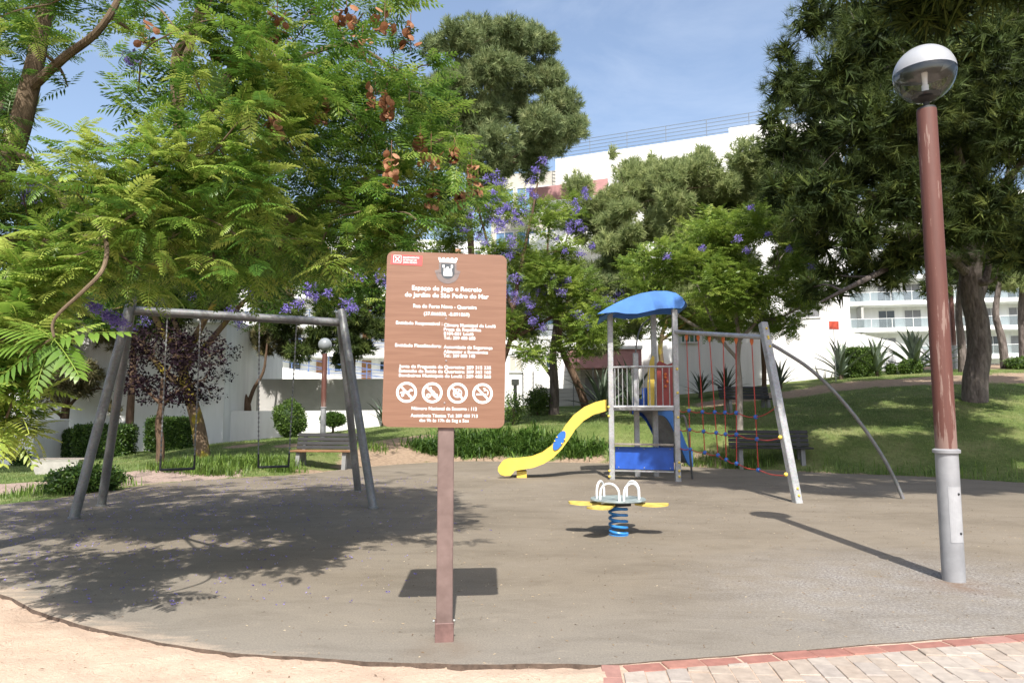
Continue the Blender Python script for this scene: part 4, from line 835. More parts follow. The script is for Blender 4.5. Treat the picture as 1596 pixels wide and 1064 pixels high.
# lower garden wall, grey wall behind it, sloping ramp parapet
wall_run('garden_wall', 'low white garden wall behind the round topiary and far globe lamp', 'wall', [(300, 640, 29.0), (450, 640, 30.0), (600, 639, 31.0), (700, 639, 31.8), (790, 640, 32.5)])
wall_run('concrete_wall', 'grey concrete wall rising above the low white garden wall', 'wall', [(300, 590, 32.5), (450, 590.5, 33.2), (600, 590, 34.0), (700, 590, 34.6)], 0.25, M['grey_wall'])
t = wall_run('ramp_wall', 'sloping white ramp parapet with thin blue railing above the grey wall', 'wall', [(290, 545, 39.0), (360, 558, 39.6), (372, 560, 39.8), (480, 579, 40.8), (600, 597, 42.0), (680, 606, 42.6)], 0.3, M['white_band'])
rl = MB(); rp_ = [P(a, b, c) for a, b, c in ((372, 560, 40.0), (480, 579, 41.0), (600, 597, 42.2), (680, 606, 42.8))]
for k in range(3):
    dz = 0.35 * (k + 1); 
    for a, b in zip(rp_[:-1], rp_[1:]): rl.beam(a + Vector((0, 0.15, dz)), b + Vector((0, 0.15, dz)), 0.04, 0.04)
for a, b in zip(rp_[:-1], rp_[1:]):
    for k in range(4): q = a.lerp(b, k / 4) + Vector((0, 0.15, 0)); rl.beam(q, q + Vector((0, 0, 1.07)), 0.045, 0.045)
rl.build('railing', M['blue_rail'], t)
# gallery-access apartment block behind the ramp
f = Facade(P(225, 600, 66), P(800, 600, 70)); t = thing('gallery_building', f.pt(f.L / 2, 2), 'white apartment block with open access galleries, brown doors and blue railings', 'building')
zs = [f.zy(590, y_) for y_ in (640, 596, 550, 506, 462, 418)]
f.block('wall', 0, f.L, -1, zs[-1] + 3.0, 0, -10, M['white_wall'], t)
for k, z_ in enumerate(zs[1:]):
    u0 = f.ux(385); f.block('gallery_slab', u0, f.L, z_ - 0.55, z_ + 0.15, 0.003, 1.7, M['white_band'], t); f.railing(u0, f.L, z_ + 0.15, 1.0, 1.62, M['blue_rail'], t, 3, 1.9, 0.025)
    for u_ in np.arange(f.ux(420), f.L - 1, 4.3):
        d_ = f.block('door', u_, u_ + 0.9, z_ + 0.16, z_ + 2.15, 0.004, 0.06, M['door_brown'], t); f.window(u_ + 1.7, u_ + 2.9, z_ + 1.0, z_ + 2.1, t)
u0, u1 = f.ux(360), f.ux(398); f.block('stair_tower', u0, u1, -1, zs[3], 0.004, 3.0, M['white_wall'], t)
# entrance building with pink canopy
f = Facade(P(735, 600, 36.5), P(1075, 600, 36.0)); t = thing('entrance_building', f.pt(f.L / 2, 1.4), 'low white entrance building with dusky pink canopy and grey door recess', 'building')
zt = f.zy(900, 528); f.block('wall', 0, f.L, 0, zt, 0, -1.9, M['white_wall'], t); f.block('parapet', -0.03, f.L + 0.03, zt, zt + 0.14, 0.05, -1.95, M['white_band'], t)
u0, u1 = f.ux(884), f.ux(994); f.block('canopy', u0, u1, f.zy(940, 576), f.zy(940, 548), 0.004, 1.6, M['pink'], t); f.block('canopy_coping', u0 - 0.05, u1 + 0.05, f.zy(940, 548), f.zy(940, 543), 0.004, 1.66, M['white_band'], t)
f.block('recess_panel', f.ux(905), f.ux(988), 0.8, f.zy(940, 577), 0.004, 0.05, M['grey_wall'], t); f.block('door', f.ux(912), f.ux(932), 0.9, f.zy(940, 588), 0.052, 0.10, M['shutter'], t)
f.window(f.ux(793), f.ux(815), f.zy(800, 581), f.zy(800, 553), t, M['beige_wall'], 0.0, 1); f.window(f.ux(850), f.ux(868), f.zy(860, 575), f.zy(860, 552), t)
wall_run('low_grey_wall', 'low grey rendered wall beside the entrance under the pink canopy', 'wall', [(834, 604, 33.5), (905, 606, 33.3)], 0.25, M['grey_wall'])
# fence in front of the entrance
fe = thing('wire_fence', onto(P(830, 630, 32.2)), 'thin grey wire mesh fence with slim posts near the pink canopy', 'fence'); fx = [815, 831, 865, 894, 925]
for a in fx: q = onto(P(a, 630, 32.4)); MB().tube([q - Vector((0, 0, 0.2)), q + Vector((0, 0, 1.75))], 0.025, 8).build('post', M['steel_dark'], fe)
wr = MB()
for k in range(9):
    for a, b in zip(fx[:-1], fx[1:]): wr.tube([onto(P(a, 630, 32.4)) + Vector((0, 0, 0.1 + k * 0.19)), onto(P(b, 630, 32.4)) + Vector((0, 0, 0.1 + k * 0.19))], 0.006, 4)
wr.build('mesh_wires', M['steel_dark'], fe)
# tall white block in the middle, seen above the trees
f = Facade(P(868, 600, 44.5), P(1330, 600, 37.8)); t = thing('tall_apartment_block', f.pt(f.L / 2, 2), 'tall white apartment block with roof railing rising behind the trees', 'building')
ZR = f.zy(1000, 229); f.block('wall', 0, f.L, 0, ZR, 0, -11, M['white_wall'], t)
f.railing(-0.2, f.L, ZR, 1.15, -0.3, M['rail_grey'] if 'rail_grey' in M else M['steel_dark'], t, 5, 2.4, 0.017, 'roof_railing')
f.block('roof_step', f.ux(1148), f.ux(1240), ZR, ZR + 0.3, -0.004, -8, M['white_band'], t)
zc = f.zy(880, 300); 
for k in range(5):
    zz = zc - k * 2.9
    f.block('balcony_slab', -1.2, f.ux(962), zz - 1.15, zz - 0.95, 0.003, 1.6, M['white_band'], t); f.block('balcony_front', -1.2, f.ux(962), zz - 0.95, zz, 1.45, 1.6, M['pink'] if k == 0 else M['white_band'], t)
    for u_ in np.arange(0.6, f.ux(955) - 1, 3.0): f.window(u_, u_ + 1.7, zz - 0.9, zz + 1.15 - 0.9 * (k == 0), t, M['pane'])
    for u_ in np.arange(f.L * 0.45, f.L - 2, 3.2) if 0 < k < 4 else []: f.window(u_, u_ + 1.4, zz - 0.2, zz + 1.1, t, M['shutter'])
g_ = Facade(P(765, 600, 47), P(868, 600, 46)); zt = g_.zy(840, 268)
g_.block('side_wing', 0, g_.L, 0, zt, 0, -9, M['beige_wall'], t)
for k in range(4):
    for c_ in range(3): g_.window(0.3 + c_ * 1.45, 1.6 + c_ * 1.45, zt - 2.9 - k * 3.0, zt - 1.0 - k * 3.0, t, M['pane_blue'])
# bright white wall on the right
t = wall_run('white_wall', 'long bright white wall behind agaves and clipped square hedge', 'wall', [(1050, 506, 34.0), (1165, 504, 33.4), (1300, 514, 33.0), (1345, 521, 33.6), (1400, 534, 35.2), (1448, 546, 37.0)], 0.3)
f = Facade(P(1050, 600, 34.0), P(1165, 600, 33.4)); gr_ = f.window(f.ux(1062), f.ux(1091), f.zy(1075, 535), f.zy(1075, 508), t, M['grille_green'] if 'grille_green' in M else M['blue_rail'], 0.0, 3)
# far apartment building with glazed balconies
f = Facade(P(1170, 600, 80), P(1800, 600, 72)); t = thing('balcony_building', f.pt(f.L / 2, 4), 'long white apartment building with glass-railed balconies and grey shutters behind the pine', 'building')
fl = [f.zy(1450, y_) for y_ in (597, 555, 512, 471, 432, 392, 352, 312)]
f.block('wall', 0, f.L, 1.0, fl[-1] + 0.5, 0, -11, M['white_wall'], t)
for k, z_ in enumerate(fl):
    f.block('balcony_slab', -0.4, f.L + 0.4, z_ - 0.42, z_, 0.003, 1.9, M['white_band'], t)
    if k == len(fl) - 1: continue
    f.block('glass_panel', 0, f.L, z_ + 0.03, z_ + 0.95, 1.80, 1.82, M['rail_glass'], t)
    f.railing(0, f.L, z_, 1.0, 1.85, M['white_metal'], t, 1, 2.0, 0.025)
    for j, px in enumerate(range(1210, 1720, 41)):
        u_ = f.ux(px)
        if j % 4 == 3: f.block('dividing_wall', u_ + 0.5, u_ + 0.75, z_, z_ + 2.5, 0.003, 1.75, M['grey_wall'], t)
        else: f.window(u_, u_ + 1.7, z_ + 0.15, z_ + 2.1, t, M['shutter'] if (j + k) % 3 else M['pane'], 0.0, 1, 0.06)
# ------------------------------------------------------------------ garden furniture
def bench(px0, px1, py, label, face, D=None, seatmat=None):
    a = H(px0 + 8, py); b = H(px1 - 8, py); c = (a + b) / 2; c.z = max(a.z, b.z) if abs(a.z - b.z) < 0.15 else c.z
    L = (px1 - px0) / F * c.y; t = thing('bench', c, label, 'bench', 'slatted park benches'); m = rz(face)
    W = lambda x, y, z: c + m @ Vector((x, y, z))
    for s_ in (-1, 1):
        x = s_ * L * 0.38; b_ = MB(); prof_ = [(-0.24, -0.1), (-0.14, -0.1), (0.02, 0.36), (0.30, 0.36), (0.30, 0.42), (-0.28, 0.42), (-0.28, 0.36), (-0.14, 0.36)]
        lg = MB(); lg.prism([(-0.26, -0.15), (-0.16, -0.15), (-0.06, 0.40), (-0.20, 0.40)], W(x - 0.05, 0, 0), m @ Vector((0, 1, 0)), (0, 0, 1), m @ Vector((0.10, 0, 0))); lg.build('leg', M['concrete'], t)
        lg = MB(); lg.prism([(0.18, -0.15), (0.28, -0.15), (0.22, 0.40), (0.10, 0.40)], W(x - 0.05, 0, 0), m @ Vector((0, 1, 0)), (0, 0, 1), m @ Vector((0.10, 0, 0))); lg.build('leg', M['concrete'], t)
        MB().prism([(0.14, 0.36), (0.22, 0.36), (0.36, 0.86), (0.30, 0.86)], W(x - 0.04, 0, 0), m @ Vector((0, 1, 0)), (0, 0, 1), m @ Vector((0.08, 0, 0))).build('back_support', M['concrete'], t)
    for k in range(4): MB().box(W(0, -0.24 + k * 0.12, 0.425), (L, 0.10, 0.04), m, bev=0.006).build('seat_slat', seatmat or M['bench_slat'], t)
    tl_ = Matrix.Rotation(R(-15), 3, 'X')
    for k in range(4): z_ = 0.50 + k * 0.105; MB().box(W(0, 0.165 + (z_ - 0.42) * 0.27, z_), (L, 0.04, 0.09), m @ tl_, bev=0.006).build('back_slat', M['bench_slat'], t)
    return t
bench(455, 551, 731, 'black slatted bench with brown seat on the grass behind the swing', R(-6), seatmat=M['bench_seat'])
bench(1142, 1262, 725, 'black slatted bench behind the climbing net at the lawn edge', R(-8))
bench(1124, 1208, 640, 'dark slatted bench up the slope in front of the white wall', R(10))
pb = H(97, 736); t = thing('stone_planter', pb, 'pale flared stone planter box on the grass in front of the hedges', 'planter'); L = 72 / F * pb.y
pl = MB(); 
for s0, s1, z0, z1 in ((0.40, 0.50, -0.1, 0.30), (0.50, 0.53, 0.30, 0.36)):
    v_ = [pb + Vector((sx_ * L * s_, sy_ * 0.35 * s_ / 0.5, z_)) for s_, z_ in ((s0, z0), (s1, z1)) for sx_, sy_ in ((-1, -1), (1, -1), (1, 1), (-1, 1))]
    pl.add(v_, [(0, 1, 5, 4), (1, 2, 6, 5), (2, 3, 7, 6), (3, 0, 4, 7), (0, 3, 2, 1), (4, 5, 6, 7)])
pl.build('trough', M['stone'], t); MB().box(pb + Vector((0, 0, 0.352)), (L * 0.96, 0.64, 0.02)).build('soil', M['plank'], t)
lb2 = H(503, 682); Dl = lb2.y; s_ = Dl / F
lamp_post(lb2, (682 - 552) * s_, 0.10, 0.25, 'slim brown globe lamp post beside the bench and round topiary', False, base_h=1.1)
lb3 = H(1489, 575, 18, 40); lamp_post(lb3, 3.9, 0.11, 0.27, 'globe lamp post among the pine trunks up the slope', False, base_h=1.1)
up = H(803, 654); t = thing('service_post', up, 'short grey metal post with box head beside the shrub', 'post'); hh = (654 - 596) * up.y / F
MB().box(up + Vector((0, 0, hh / 2 - 0.1)), (0.13, 0.13, hh), bev=0.01).build('pole', M['steel_dark'], t); MB().box(up + Vector((0, 0, hh)), (0.28, 0.2, 0.22), bev=0.02).build('head', M['steel'], t)
sg = H(1303, 595, 20, 31.5); t = thing('stake_sign', sg, 'small blank orange-red sign on a thin stake beside the agave', 'sign'); zt = P(1303, 507, sg.y).z
MB().tube([sg - Vector((0, 0, 0.1)), Vector((sg.x, sg.y, zt))], 0.014, 6).build('stake', M['steel'], t); MB().box((sg.x, sg.y - 0.03, zt), (0.44, 0.02, 0.36), rz(0.1), bev=0.004).build('plate', M['orange_sign'], t)
ws = thing('fence_post', H(8, 724), 'white angled fence post in front of the small utility hut', 'fence post'); q = H(8, 724)
MB().tube([q - Vector((0, 0, 0.1)), q + Vector((0, 0, 0.85)), q + Vector((0.16, 0, 1.05))], 0.025, 8).build('pole', M['white_metal'], ws)
# ------------------------------------------------------------------ leaf shapes (unit length along +x, blade normal +z)
def unit(a): return a / (np.linalg.norm(a, axis=-1, keepdims=True) + 1e-9)
def frond(npair, zig, seed, droop=0.28, wm=1.0):
    r = np.random.default_rng(seed); V = []; T = []; K = []
    def pt(s): return np.array([s, 0.0, 0.10 * s - droop * s * s])
    def tri(a, b, c, k):
        n = len(V); V.extend([a, b, c]); T.append((n, n + 1, n + 2)); K.extend(k if isinstance(k, tuple) else (k, k, k))
    ss = np.linspace(0, 1, 5)
    for a, b in zip(ss[:-1], ss[1:]):
        o = np.array([0, 0.008, 0]); p, q = pt(a), pt(b); tri(p - o, q - o, q + o, 0.35); tri(p - o, q + o, p + o, 0.35)
    for i in range(npair):
        s = 0.14 + 0.86 * i / (npair - 1); L = 0.34 * (0.45 + 0.55 * math.sin(math.pi * min(1, 0.18 + 0.85 * s))) * r.uniform(0.88, 1.1)
        for sd in (-1, 1):
            a = R(r.uniform(58, 72) - 28 * s * s); d = np.array([math.cos(a), sd * math.sin(a), 0]); dn = np.array([-sd * math.sin(a) * 0, 0, -1.0]); b = pt(s)
            cen = lambda t: b + d * (L * t) + dn * (L * (0.10 * t + 0.30 * t * t)); e = np.array([-sd * d[1] * sd * sd, sd * d[0] * sd, 0]); e = np.array([d[1], -d[0], 0.0])
            w = 0.034 * wm * r.uniform(0.85, 1.15); k0 = 0.12 * s
            if zig:
                A0, A1, A2 = cen(0.02), cen(0.33), cen(0.68); w1, w2 = e * w, e * w * 0.82; kk = k0 + 0.06
                tri(A0, A1 - w1, A1 + w1, (k0, k0, k0)); tri(A1 - w1, A2 - w2, A2 + w2, (k0, kk, kk)); tri(A1 - w1, A2 + w2, A1 + w1, (k0, kk, k0)); tri(A2 - w2, cen(1.0), A2 + w2, (kk, k0 + .14, kk))
            else:
                tri(cen(0.02) , cen(0.45) - e * w, cen(0.45) + e * w, k0); tri(cen(0.45) - e * w, cen(1.0), cen(0.45) + e * w, (k0, k0 + 0.15, k0))
    return np.array(V), np.array(T), np.array(K)
def tuft(n, seed, wid=0.02, spread=(15, 75), base=0.35):
    """a brush of pine needles along +x"""
    r = np.random.default_rng(seed); V = []; T = []; K = []
    for i in range(n):
        x0 = r.uniform(-base, 0.15); a = R(r.uniform(*spread)) * (1 if x0 > -0.1 else 1.05); ph = r.uniform(0, 2 * math.pi); L = r.uniform(0.75, 1.05)
        d = np.array([math.cos(a), math.sin(a) * math.cos(ph), math.sin(a) * math.sin(ph)]); q = unit(np.cross(d, r.normal(size=3))); b = np.array([x0, 0, 0]); k = r.uniform(-0.15, 0.15)
        m = len(V); V += [b - q * wid, b + q * wid, b + d * L]; T.append((m, m + 1, m + 2)); K += [k - 0.05, k - 0.05, k + 0.1]
    return np.array(V), np.array(T), np.array(K)
def leafquad(seed, n=3):
    r = np.random.default_rng(seed); V = []; T = []; K = []
    for i in range(n):
        o = r.normal(size=3) * 0.35 * (n > 1); d = unit(np.array([1.0, 0, 0]) + r.normal(size=3) * 0.8); q = unit(np.cross(d, r.normal(size=3))) * 0.28; nn = np.cross(d, q) * 0.25
        m = len(V); V += [o, o + d * 0.5 + q + nn, o + d, o + d * 0.5 - q + nn]; T += [(m, m + 1, m + 2), (m, m + 2, m + 3)]; k = r.uniform(-.1, .1); K += [k] * 4
    return np.array(V), np.array(T), np.array(K)
FR_HI = [frond(10, True, s, 0.16 + 0.10 * s, 1.0) for s in range(5)]
FR_MD = [frond(7, False, 10 + s, 0.22 + 0.06 * s, 1.2) for s in range(3)]
FR_LO = [frond(6, False, 20 + s, 0.25, 1.35) for s in range(3)]
TF_HI = [tuft(46, s, 0.013, (18, 82), 0.6) for s in range(3)]
TF_MD = [tuft(36, 10 + s, 0.0155, (14, 80), 0.5) for s in range(3)]
TF_LO = [tuft(16, 20 + s, 0.062, (15, 75), 0.5) for s in range(3)]
LQ = [leafquad(s, 3) for s in range(4)]
TF_BIG = [tuft(12, 40 + s, 0.085, (10, 80), 0.6) for s in range(3)]
class Cloud:
    """many small leaves gathered into one crown mesh"""
    def __init__(s): s.V = []; s.T = []; s.K = []; s.n = 0
    def place(s, temps, pos, X, Zh, sc, tint, r):
        pos, X, Zh = np.asarray(pos, float), unit(np.asarray(X, float)), np.asarray(Zh, float); sc = np.broadcast_to(sc, (len(pos),)); pick = r.integers(0, len(temps), len(pos))
        Y = unit(np.cross(Zh, X)); Z = np.cross(X, Y)
        for k, (tv, tt, tk) in enumerate(temps):
            m = np.nonzero(pick == k)[0]
            if not len(m): continue
            B = np.stack([X[m], Y[m], Z[m]], axis=1) * sc[m][:, None, None]
            v = np.einsum('vi,mij->mvj', tv, B) + pos[m][:, None, :]
            s.V.append(v.reshape(-1, 3)); off = s.n + np.arange(len(m))[:, None, None] * len(tv); s.T.append((tt[None] + off).reshape(-1, 3)); s.n += len(m) * len(tv)
            s.K.append(np.clip(np.asarray(tint)[m][:, None] + tk[None], 0, 1).reshape(-1))
    def build(s, name, mat, parent):
        return np_obj(name, np.concatenate(s.V), np.concatenate(s.T), mat, parent, {'tint': np.concatenate(s.K)})
def in_ell(c, rad, n, r, inner=0.35):
    d = unit(r.normal(size=(n, 3))); q = r.uniform(inner ** 2.5, 1, n) ** (1 / 2.5)
    return np.array(c)[None] + d * q[:, None] * np.array(rad)[None], d
class Wood:
    def __init__(s): s.mb = MB(); s.nodes = []; s.rad = []
    def limb(s, pts, r0, r1, seg=8, sm=5):
        p = spline(pts, sm); n = len(p); rr = [r0 + (r1 - r0) * (k / (n - 1)) ** 0.8 for k in range(n)]; s.mb.tube(p, rr, seg)
        s.nodes += p[1:]; s.rad += rr[1:]
    def reach(s, target, r, taper=0.02, seg=6, rmax=0.12, wig=0.12):
        t = Vector(target); best = None
        for p, q in zip(s.nodes, s.rad):
            d = (t - p).length * (1.0 + (0.9 if p.z > t.z + 0.3 else 0)) 
            if best is None or d < best[0]: best = (d, p, q)
        p = best[1]; L = (t - p).length
        if L < 0.12: return
        r0 = min(best[2] * 0.8, rmax, 0.016 + 0.022 * L)
        j = Vector([r.uniform(-1, 1) for _ in range(3)]) * L * wig; m = p.lerp(t, 0.5) + j + Vector((0, 0, 0.05 * L))
        s.limb([p, m, t], r0, max(taper * 0.35, r0 * 0.25), seg, 3)
JAC = [(0.020, 0.050, 0.010), (0.045, 0.105, 0.016), (0.092, 0.178, 0.026), (0.175, 0.275, 0.044), (0.33, 0.39, 0.085)]
M['jac'] = leafmat('jacaranda_leaf', JAC, 0.36, 0.4, 1.4)
M['jac2'] = leafmat('young_jacaranda_leaf', [(0.06, 0.11, 0.018), (0.12, 0.19, 0.030), (0.19, 0.27, 0.045), (0.30, 0.37, 0.075)], 0.36)
M['pine_dark'] = leafmat('dark_pine_needle', [(0.014, 0.024, 0.007), (0.030, 0.050, 0.011), (0.065, 0.095, 0.020), (0.14, 0.17, 0.040)], 0.10, 0.65, 1.5, 0.2)
M['pine_olive'] = leafmat('olive_pine_needle', [(0.08, 0.115, 0.048), (0.135, 0.18, 0.075), (0.20, 0.245, 0.105), (0.30, 0.325, 0.155)], 0.28, 0.6, 1.5, 0.2)
M['pine_lite'] = leafmat('light_pine_needle', [(0.14, 0.18, 0.072), (0.21, 0.26, 0.105), (0.29, 0.335, 0.14), (0.39, 0.42, 0.20)], 0.40, 0.6, 1.5, 0.2)
M['pine_dry'] = leafmat('dry_pine_needle', [(0.05, 0.055, 0.02), (0.10, 0.10, 0.04), (0.17, 0.15, 0.07), (0.24, 0.20, 0.10)], 0.15)
M['plum'] = leafmat('purple_plum_leaf', [(0.006, 0.004, 0.006), (0.011, 0.006, 0.009), (0.020, 0.011, 0.017), (0.036, 0.022, 0.031)], 0.08, 0.8, 1.0, 0.08)
M['flower'] = leafmat('jacaranda_flower', [(0.10, 0.07, 0.30), (0.17, 0.13, 0.43), (0.26, 0.21, 0.55), (0.36, 0.31, 0.62)], 0.35)
M['pod'] = leafmat('seed_pod', [(0.10, 0.04, 0.015), (0.19, 0.075, 0.03), (0.28, 0.13, 0.065), (0.36, 0.20, 0.12)], 0.1)
M['bark_brown'] = barkmat('brown_bark', (0.060, 0.038, 0.025), (0.15, 0.10, 0.068))
M['bark_jac'] = barkmat('jacaranda_bark', (0.075, 0.052, 0.034), (0.20, 0.15, 0.10), None, 7, 0.5)
M['bark_lichen'] = barkmat('lichen_bark', (0.080, 0.055, 0.035), (0.18, 0.13, 0.085), (0.25, 0.205, 0.03), 8, 0.6)
M['bark_pine'] = barkmat('grey_pine_bark', (0.050, 0.040, 0.036), (0.205, 0.175, 0.16), None, 7.0, 1.0, (1, 1, 0.30))
M['bark_grey'] = barkmat('pale_grey_bark', (0.14, 0.12, 0.10), (0.30, 0.27, 0.235), None, 10, 0.4)
def pyr(s): return random.Random(s)
def tree_obj(name, base, label, cat='tree', group='trees of the garden'): return thing(name, Vector(base), label, cat, group)
def put_flowers(root, pts, r, size=0.13, n=26, name='flower_cluster'):
    for p in pts:
        c = Cloud(); pos = np.array(p)[None] + unit(r.normal(size=(n, 3))) * size * r.uniform(0.7, 1.15) * r.uniform(0.2, 1, (n, 1)) * np.array([[1, 1, 0.8]])
        c.place(LQ, pos, r.normal(size=pos.shape), r.normal(size=pos.shape), r.uniform(0.035, 0.055, len(pos)) * (size / 0.13) ** 0.5, r.beta(2, 2, len(pos)), r); c.build(name, M['flower'], root)['kind'] = 'stuff'
def jac_leaves(cl, tips, out, r, nf, temps, L=(0.32, 0.48), tint=(1.6, 2.2), up=0.15):
    n = len(tips); pos = np.repeat(tips, nf, 0); o = np.repeat(out, nf, 0); h = r.normal(size=(n * nf, 3)); h[:, 2] *= 0.35; h = unit(h)
    d = o * 0.55 + h * 0.95 + np.array([0, 0, up]); z = np.tile(np.array([0, 0, 1.0]), (n * nf, 1)) + r.normal(size=(n * nf, 3)) * 0.18
    tt = np.repeat(r.beta(tint[0], tint[1], n), nf) + r.normal(0, 0.08, n * nf)
    cl.place(temps, pos, d, z, r.uniform(*L, n * nf), np.clip(tt, 0, 0.9), r)
def pine_leaves(cl, pts, out, r, temps, L=(0.14, 0.20), tint=(2, 2.4), up=0.35, jit=0.6):
    d = unit(out + r.normal(size=out.shape) * jit + np.array([0, 0, up])); cl.place(temps, pts, d, r.normal(size=pts.shape), r.uniform(*L, len(pts)), r.beta(*tint, len(pts)), r)
def blobs_px(lst): return [(P(a, b, D), (rr if isinstance(rr, tuple) else (rr, rr, rr))) for a, b, D, rr in lst]

# ------------------------------------------------------------------ big jacaranda reaching over the playground from the left
r = np.random.default_rng(101); pr = pyr(101)
T = tree_obj('jacaranda_tree', (-5.75, 6.9, -0.05), 'big spreading jacaranda with brown seed pods, its feathery boughs hanging over the swing'); W = Wood()
fork = Vector((-5.5, 6.85, 2.55))
W.limb([(-5.75, 6.9, -0.1), (-5.72, 6.9, 0.9), (-5.6, 6.88, 1.8), fork], 0.24, 0.17, 12)
W.limb([fork, P(-10, 393, 6.8), P(110, 382, 6.8), P(210, 396, 6.8), P(300, 406, 6.9), P(395, 405, 6.95), P(430, 385, 7.0), P(440, 350, 7.05)], 0.15, 0.075, 10)
W.limb([P(440, 350, 7.05), P(475, 325, 7.1), P(530, 300, 7.2), P(600, 262, 7.2), P(690, 215, 7.3)], 0.06, 0.02, 8)
W.limb([P(300, 406, 6.9), P(272, 385, 6.7), P(285, 350, 6.6), P(296, 290, 6.5), P(278, 190, 6.4), P(290, 90, 6.3), P(330, -40, 6.3), P(360, -220, 6.3)], 0.085, 0.03, 8)
W.limb([P(278, 190, 6.4), P(275, 90, 6.2), P(300, 45, 6.1), P(330, -30, 6.0), P(420, -160, 6.0)], 0.06, 0.02, 8)
W.limb([P(296, 290, 6.5), P(330, 170, 6.2), P(370, 105, 6.2), P(440, 100, 6.3), P(540, 70, 6.6), P(620, 110, 6.8)], 0.055, 0.016, 8)
W.limb([fork, P(-30, 330, 6.6), P(20, 230, 6.5), P(45, 140, 6.45), P(62, 60, 6.4), P(80, -60, 6.35), P(60, -300, 6.3)], 0.14, 0.05, 10)
W.limb([P(45, 140, 6.45), P(100, 90, 6.2), P(160, 40, 6.0), P(210, -60, 6.0), P(300, -300, 6.0)], 0.05, 0.018, 8)
W.limb([P(20, 230, 6.5), P(80, 280, 6.2), P(110, 330, 5.9), P(170, 340, 5.5), P(228, 320, 5.2), P(235, 270, 5.0)], 0.04, 0.015, 8)
W.limb([fork, (-5.6, 6.0, 3.3), (-5.4, 5.0, 4.2), (-5.0, 4.2, 5.2)], 0.11, 0.03, 8)
W.limb([fork, (-6.3, 7.6, 3.4), (-6.8, 8.6, 4.6), (-7.0, 9.4, 5.8)], 0.11, 0.03, 8)
# drooping twig in front with the long fronds
W.limb([P(110, 330, 5.9), P(150, 350, 5.0), P(166, 380, 4.55), P(160, 420, 4.4), P(128, 455, 4.3), P(95, 485, 4.25), P(82, 505, 4.25), P(84, 525, 4.25)], 0.018, 0.008, 8)
from math import inf
OUT = np.array([(-260, -420), (640, -420), (634, 0), (655, 60), (695, 120), (712, 190), (740, 240), (752, 285), (725, 330), (665, 345), (640, 385), (560, 425), (450, 420), (380, 430), (300, 440), (240, 430), (200, 440), (120, 440), (60, 470), (0, 480), (-100, 540), (-260, 500)], float)
def inpoly(x, y, pg):
    ins = np.zeros(x.shape, bool)
    for i in range(len(pg)):
        ax, ay = pg[i]; bx, by = pg[(i + 1) % len(pg)]; ins ^= ((ay > y) != (by > y)) & (x < (bx - ax) * (y - ay) / (by - ay + 1e-12) + ax)
    return ins
def clumps(p, seed, f):
    q = np.random.default_rng(seed); z = np.zeros(len(p))
    for k in range(9): d = unit(q.normal(size=3)) * f * q.uniform(0.7, 1.5); z += np.sin(p @ d + q.uniform(0, 6.28))
    return z / 3.0
HOLES = [(105, 175, 85, 0.02), (150, 215, 75, 0.03), (170, 110, 60, 0.25), (215, 190, 40, 0.3), (130, 40, 45, 0.2), (20, 100, 40, 0.3), (250, 30, 45, 0.25), (70, 250, 50, 0.15), (190, 120, 45, 0.5), (330, 30, 30, 0.6), (640, 20, 25, 0.4)]
nc = 12500; px = r.uniform(-260, 755, nc); py = r.uniform(-420, 545, nc); D = r.uniform(4.5, 8.6, nc); ok = inpoly(px, py, OUT)
lim = np.where(px > 420, 5.6, 4.5); ok &= D > lim
pts = np.array([P(a, b, c)[:] for a, b, c in zip(px, py, D)]); dens = np.clip(0.55 + 0.75 * clumps(pts, 5, 3.2), 0.05, 1)
for hx, hy, hr, hd in HOLES: dens = np.where(np.hypot(px - hx, py - hy) < hr, dens * hd, dens)
dens *= np.where(py < -30, 0.42, 1) * np.where(pts[:, 2] > 6.5, 0.4, 1)
ok &= r.uniform(size=nc) < dens * 0.80; pts = pts[ok]; D = D[ok]
pts = pts[:1500]; D = D[:1500]
ctr = np.array([-3.6, 6.6, 4.4]); out = unit((pts - ctr) * np.array([1, 1, 1.2]) + np.array([0, -0.4, 0.3]))
qx = r.uniform(330, 690, 500); qy = r.uniform(120, 425, 500); qd = r.uniform(6.8, 9.0, 500); qk = inpoly(qx, qy, OUT); ex = np.array([P(a, b, c)[:] for a, b, c in zip(qx[qk], qy[qk], qd[qk])])
qx = r.uniform(30, 420, 320); qy = r.uniform(280, 450, 320); qd = r.uniform(6.5, 9.0, 320); ex = np.concatenate([ex, np.array([P(a, b, c)[:] for a, b, c in zip(qx, qy, qd)])])
pts = np.concatenate([pts, ex]); out = np.concatenate([out, unit(ex - ctr + np.array([0, -0.5, 0.3]))]); D = np.concatenate([D, ex[:, 1]])
cl = Cloud(); near = D < 5.6
jac_leaves(cl, pts[near], out[near], r, 5, FR_HI, (0.13, 0.25)); jac_leaves(cl, pts[~near], out[~near], r, 6, FR_MD, (0.20, 0.32))
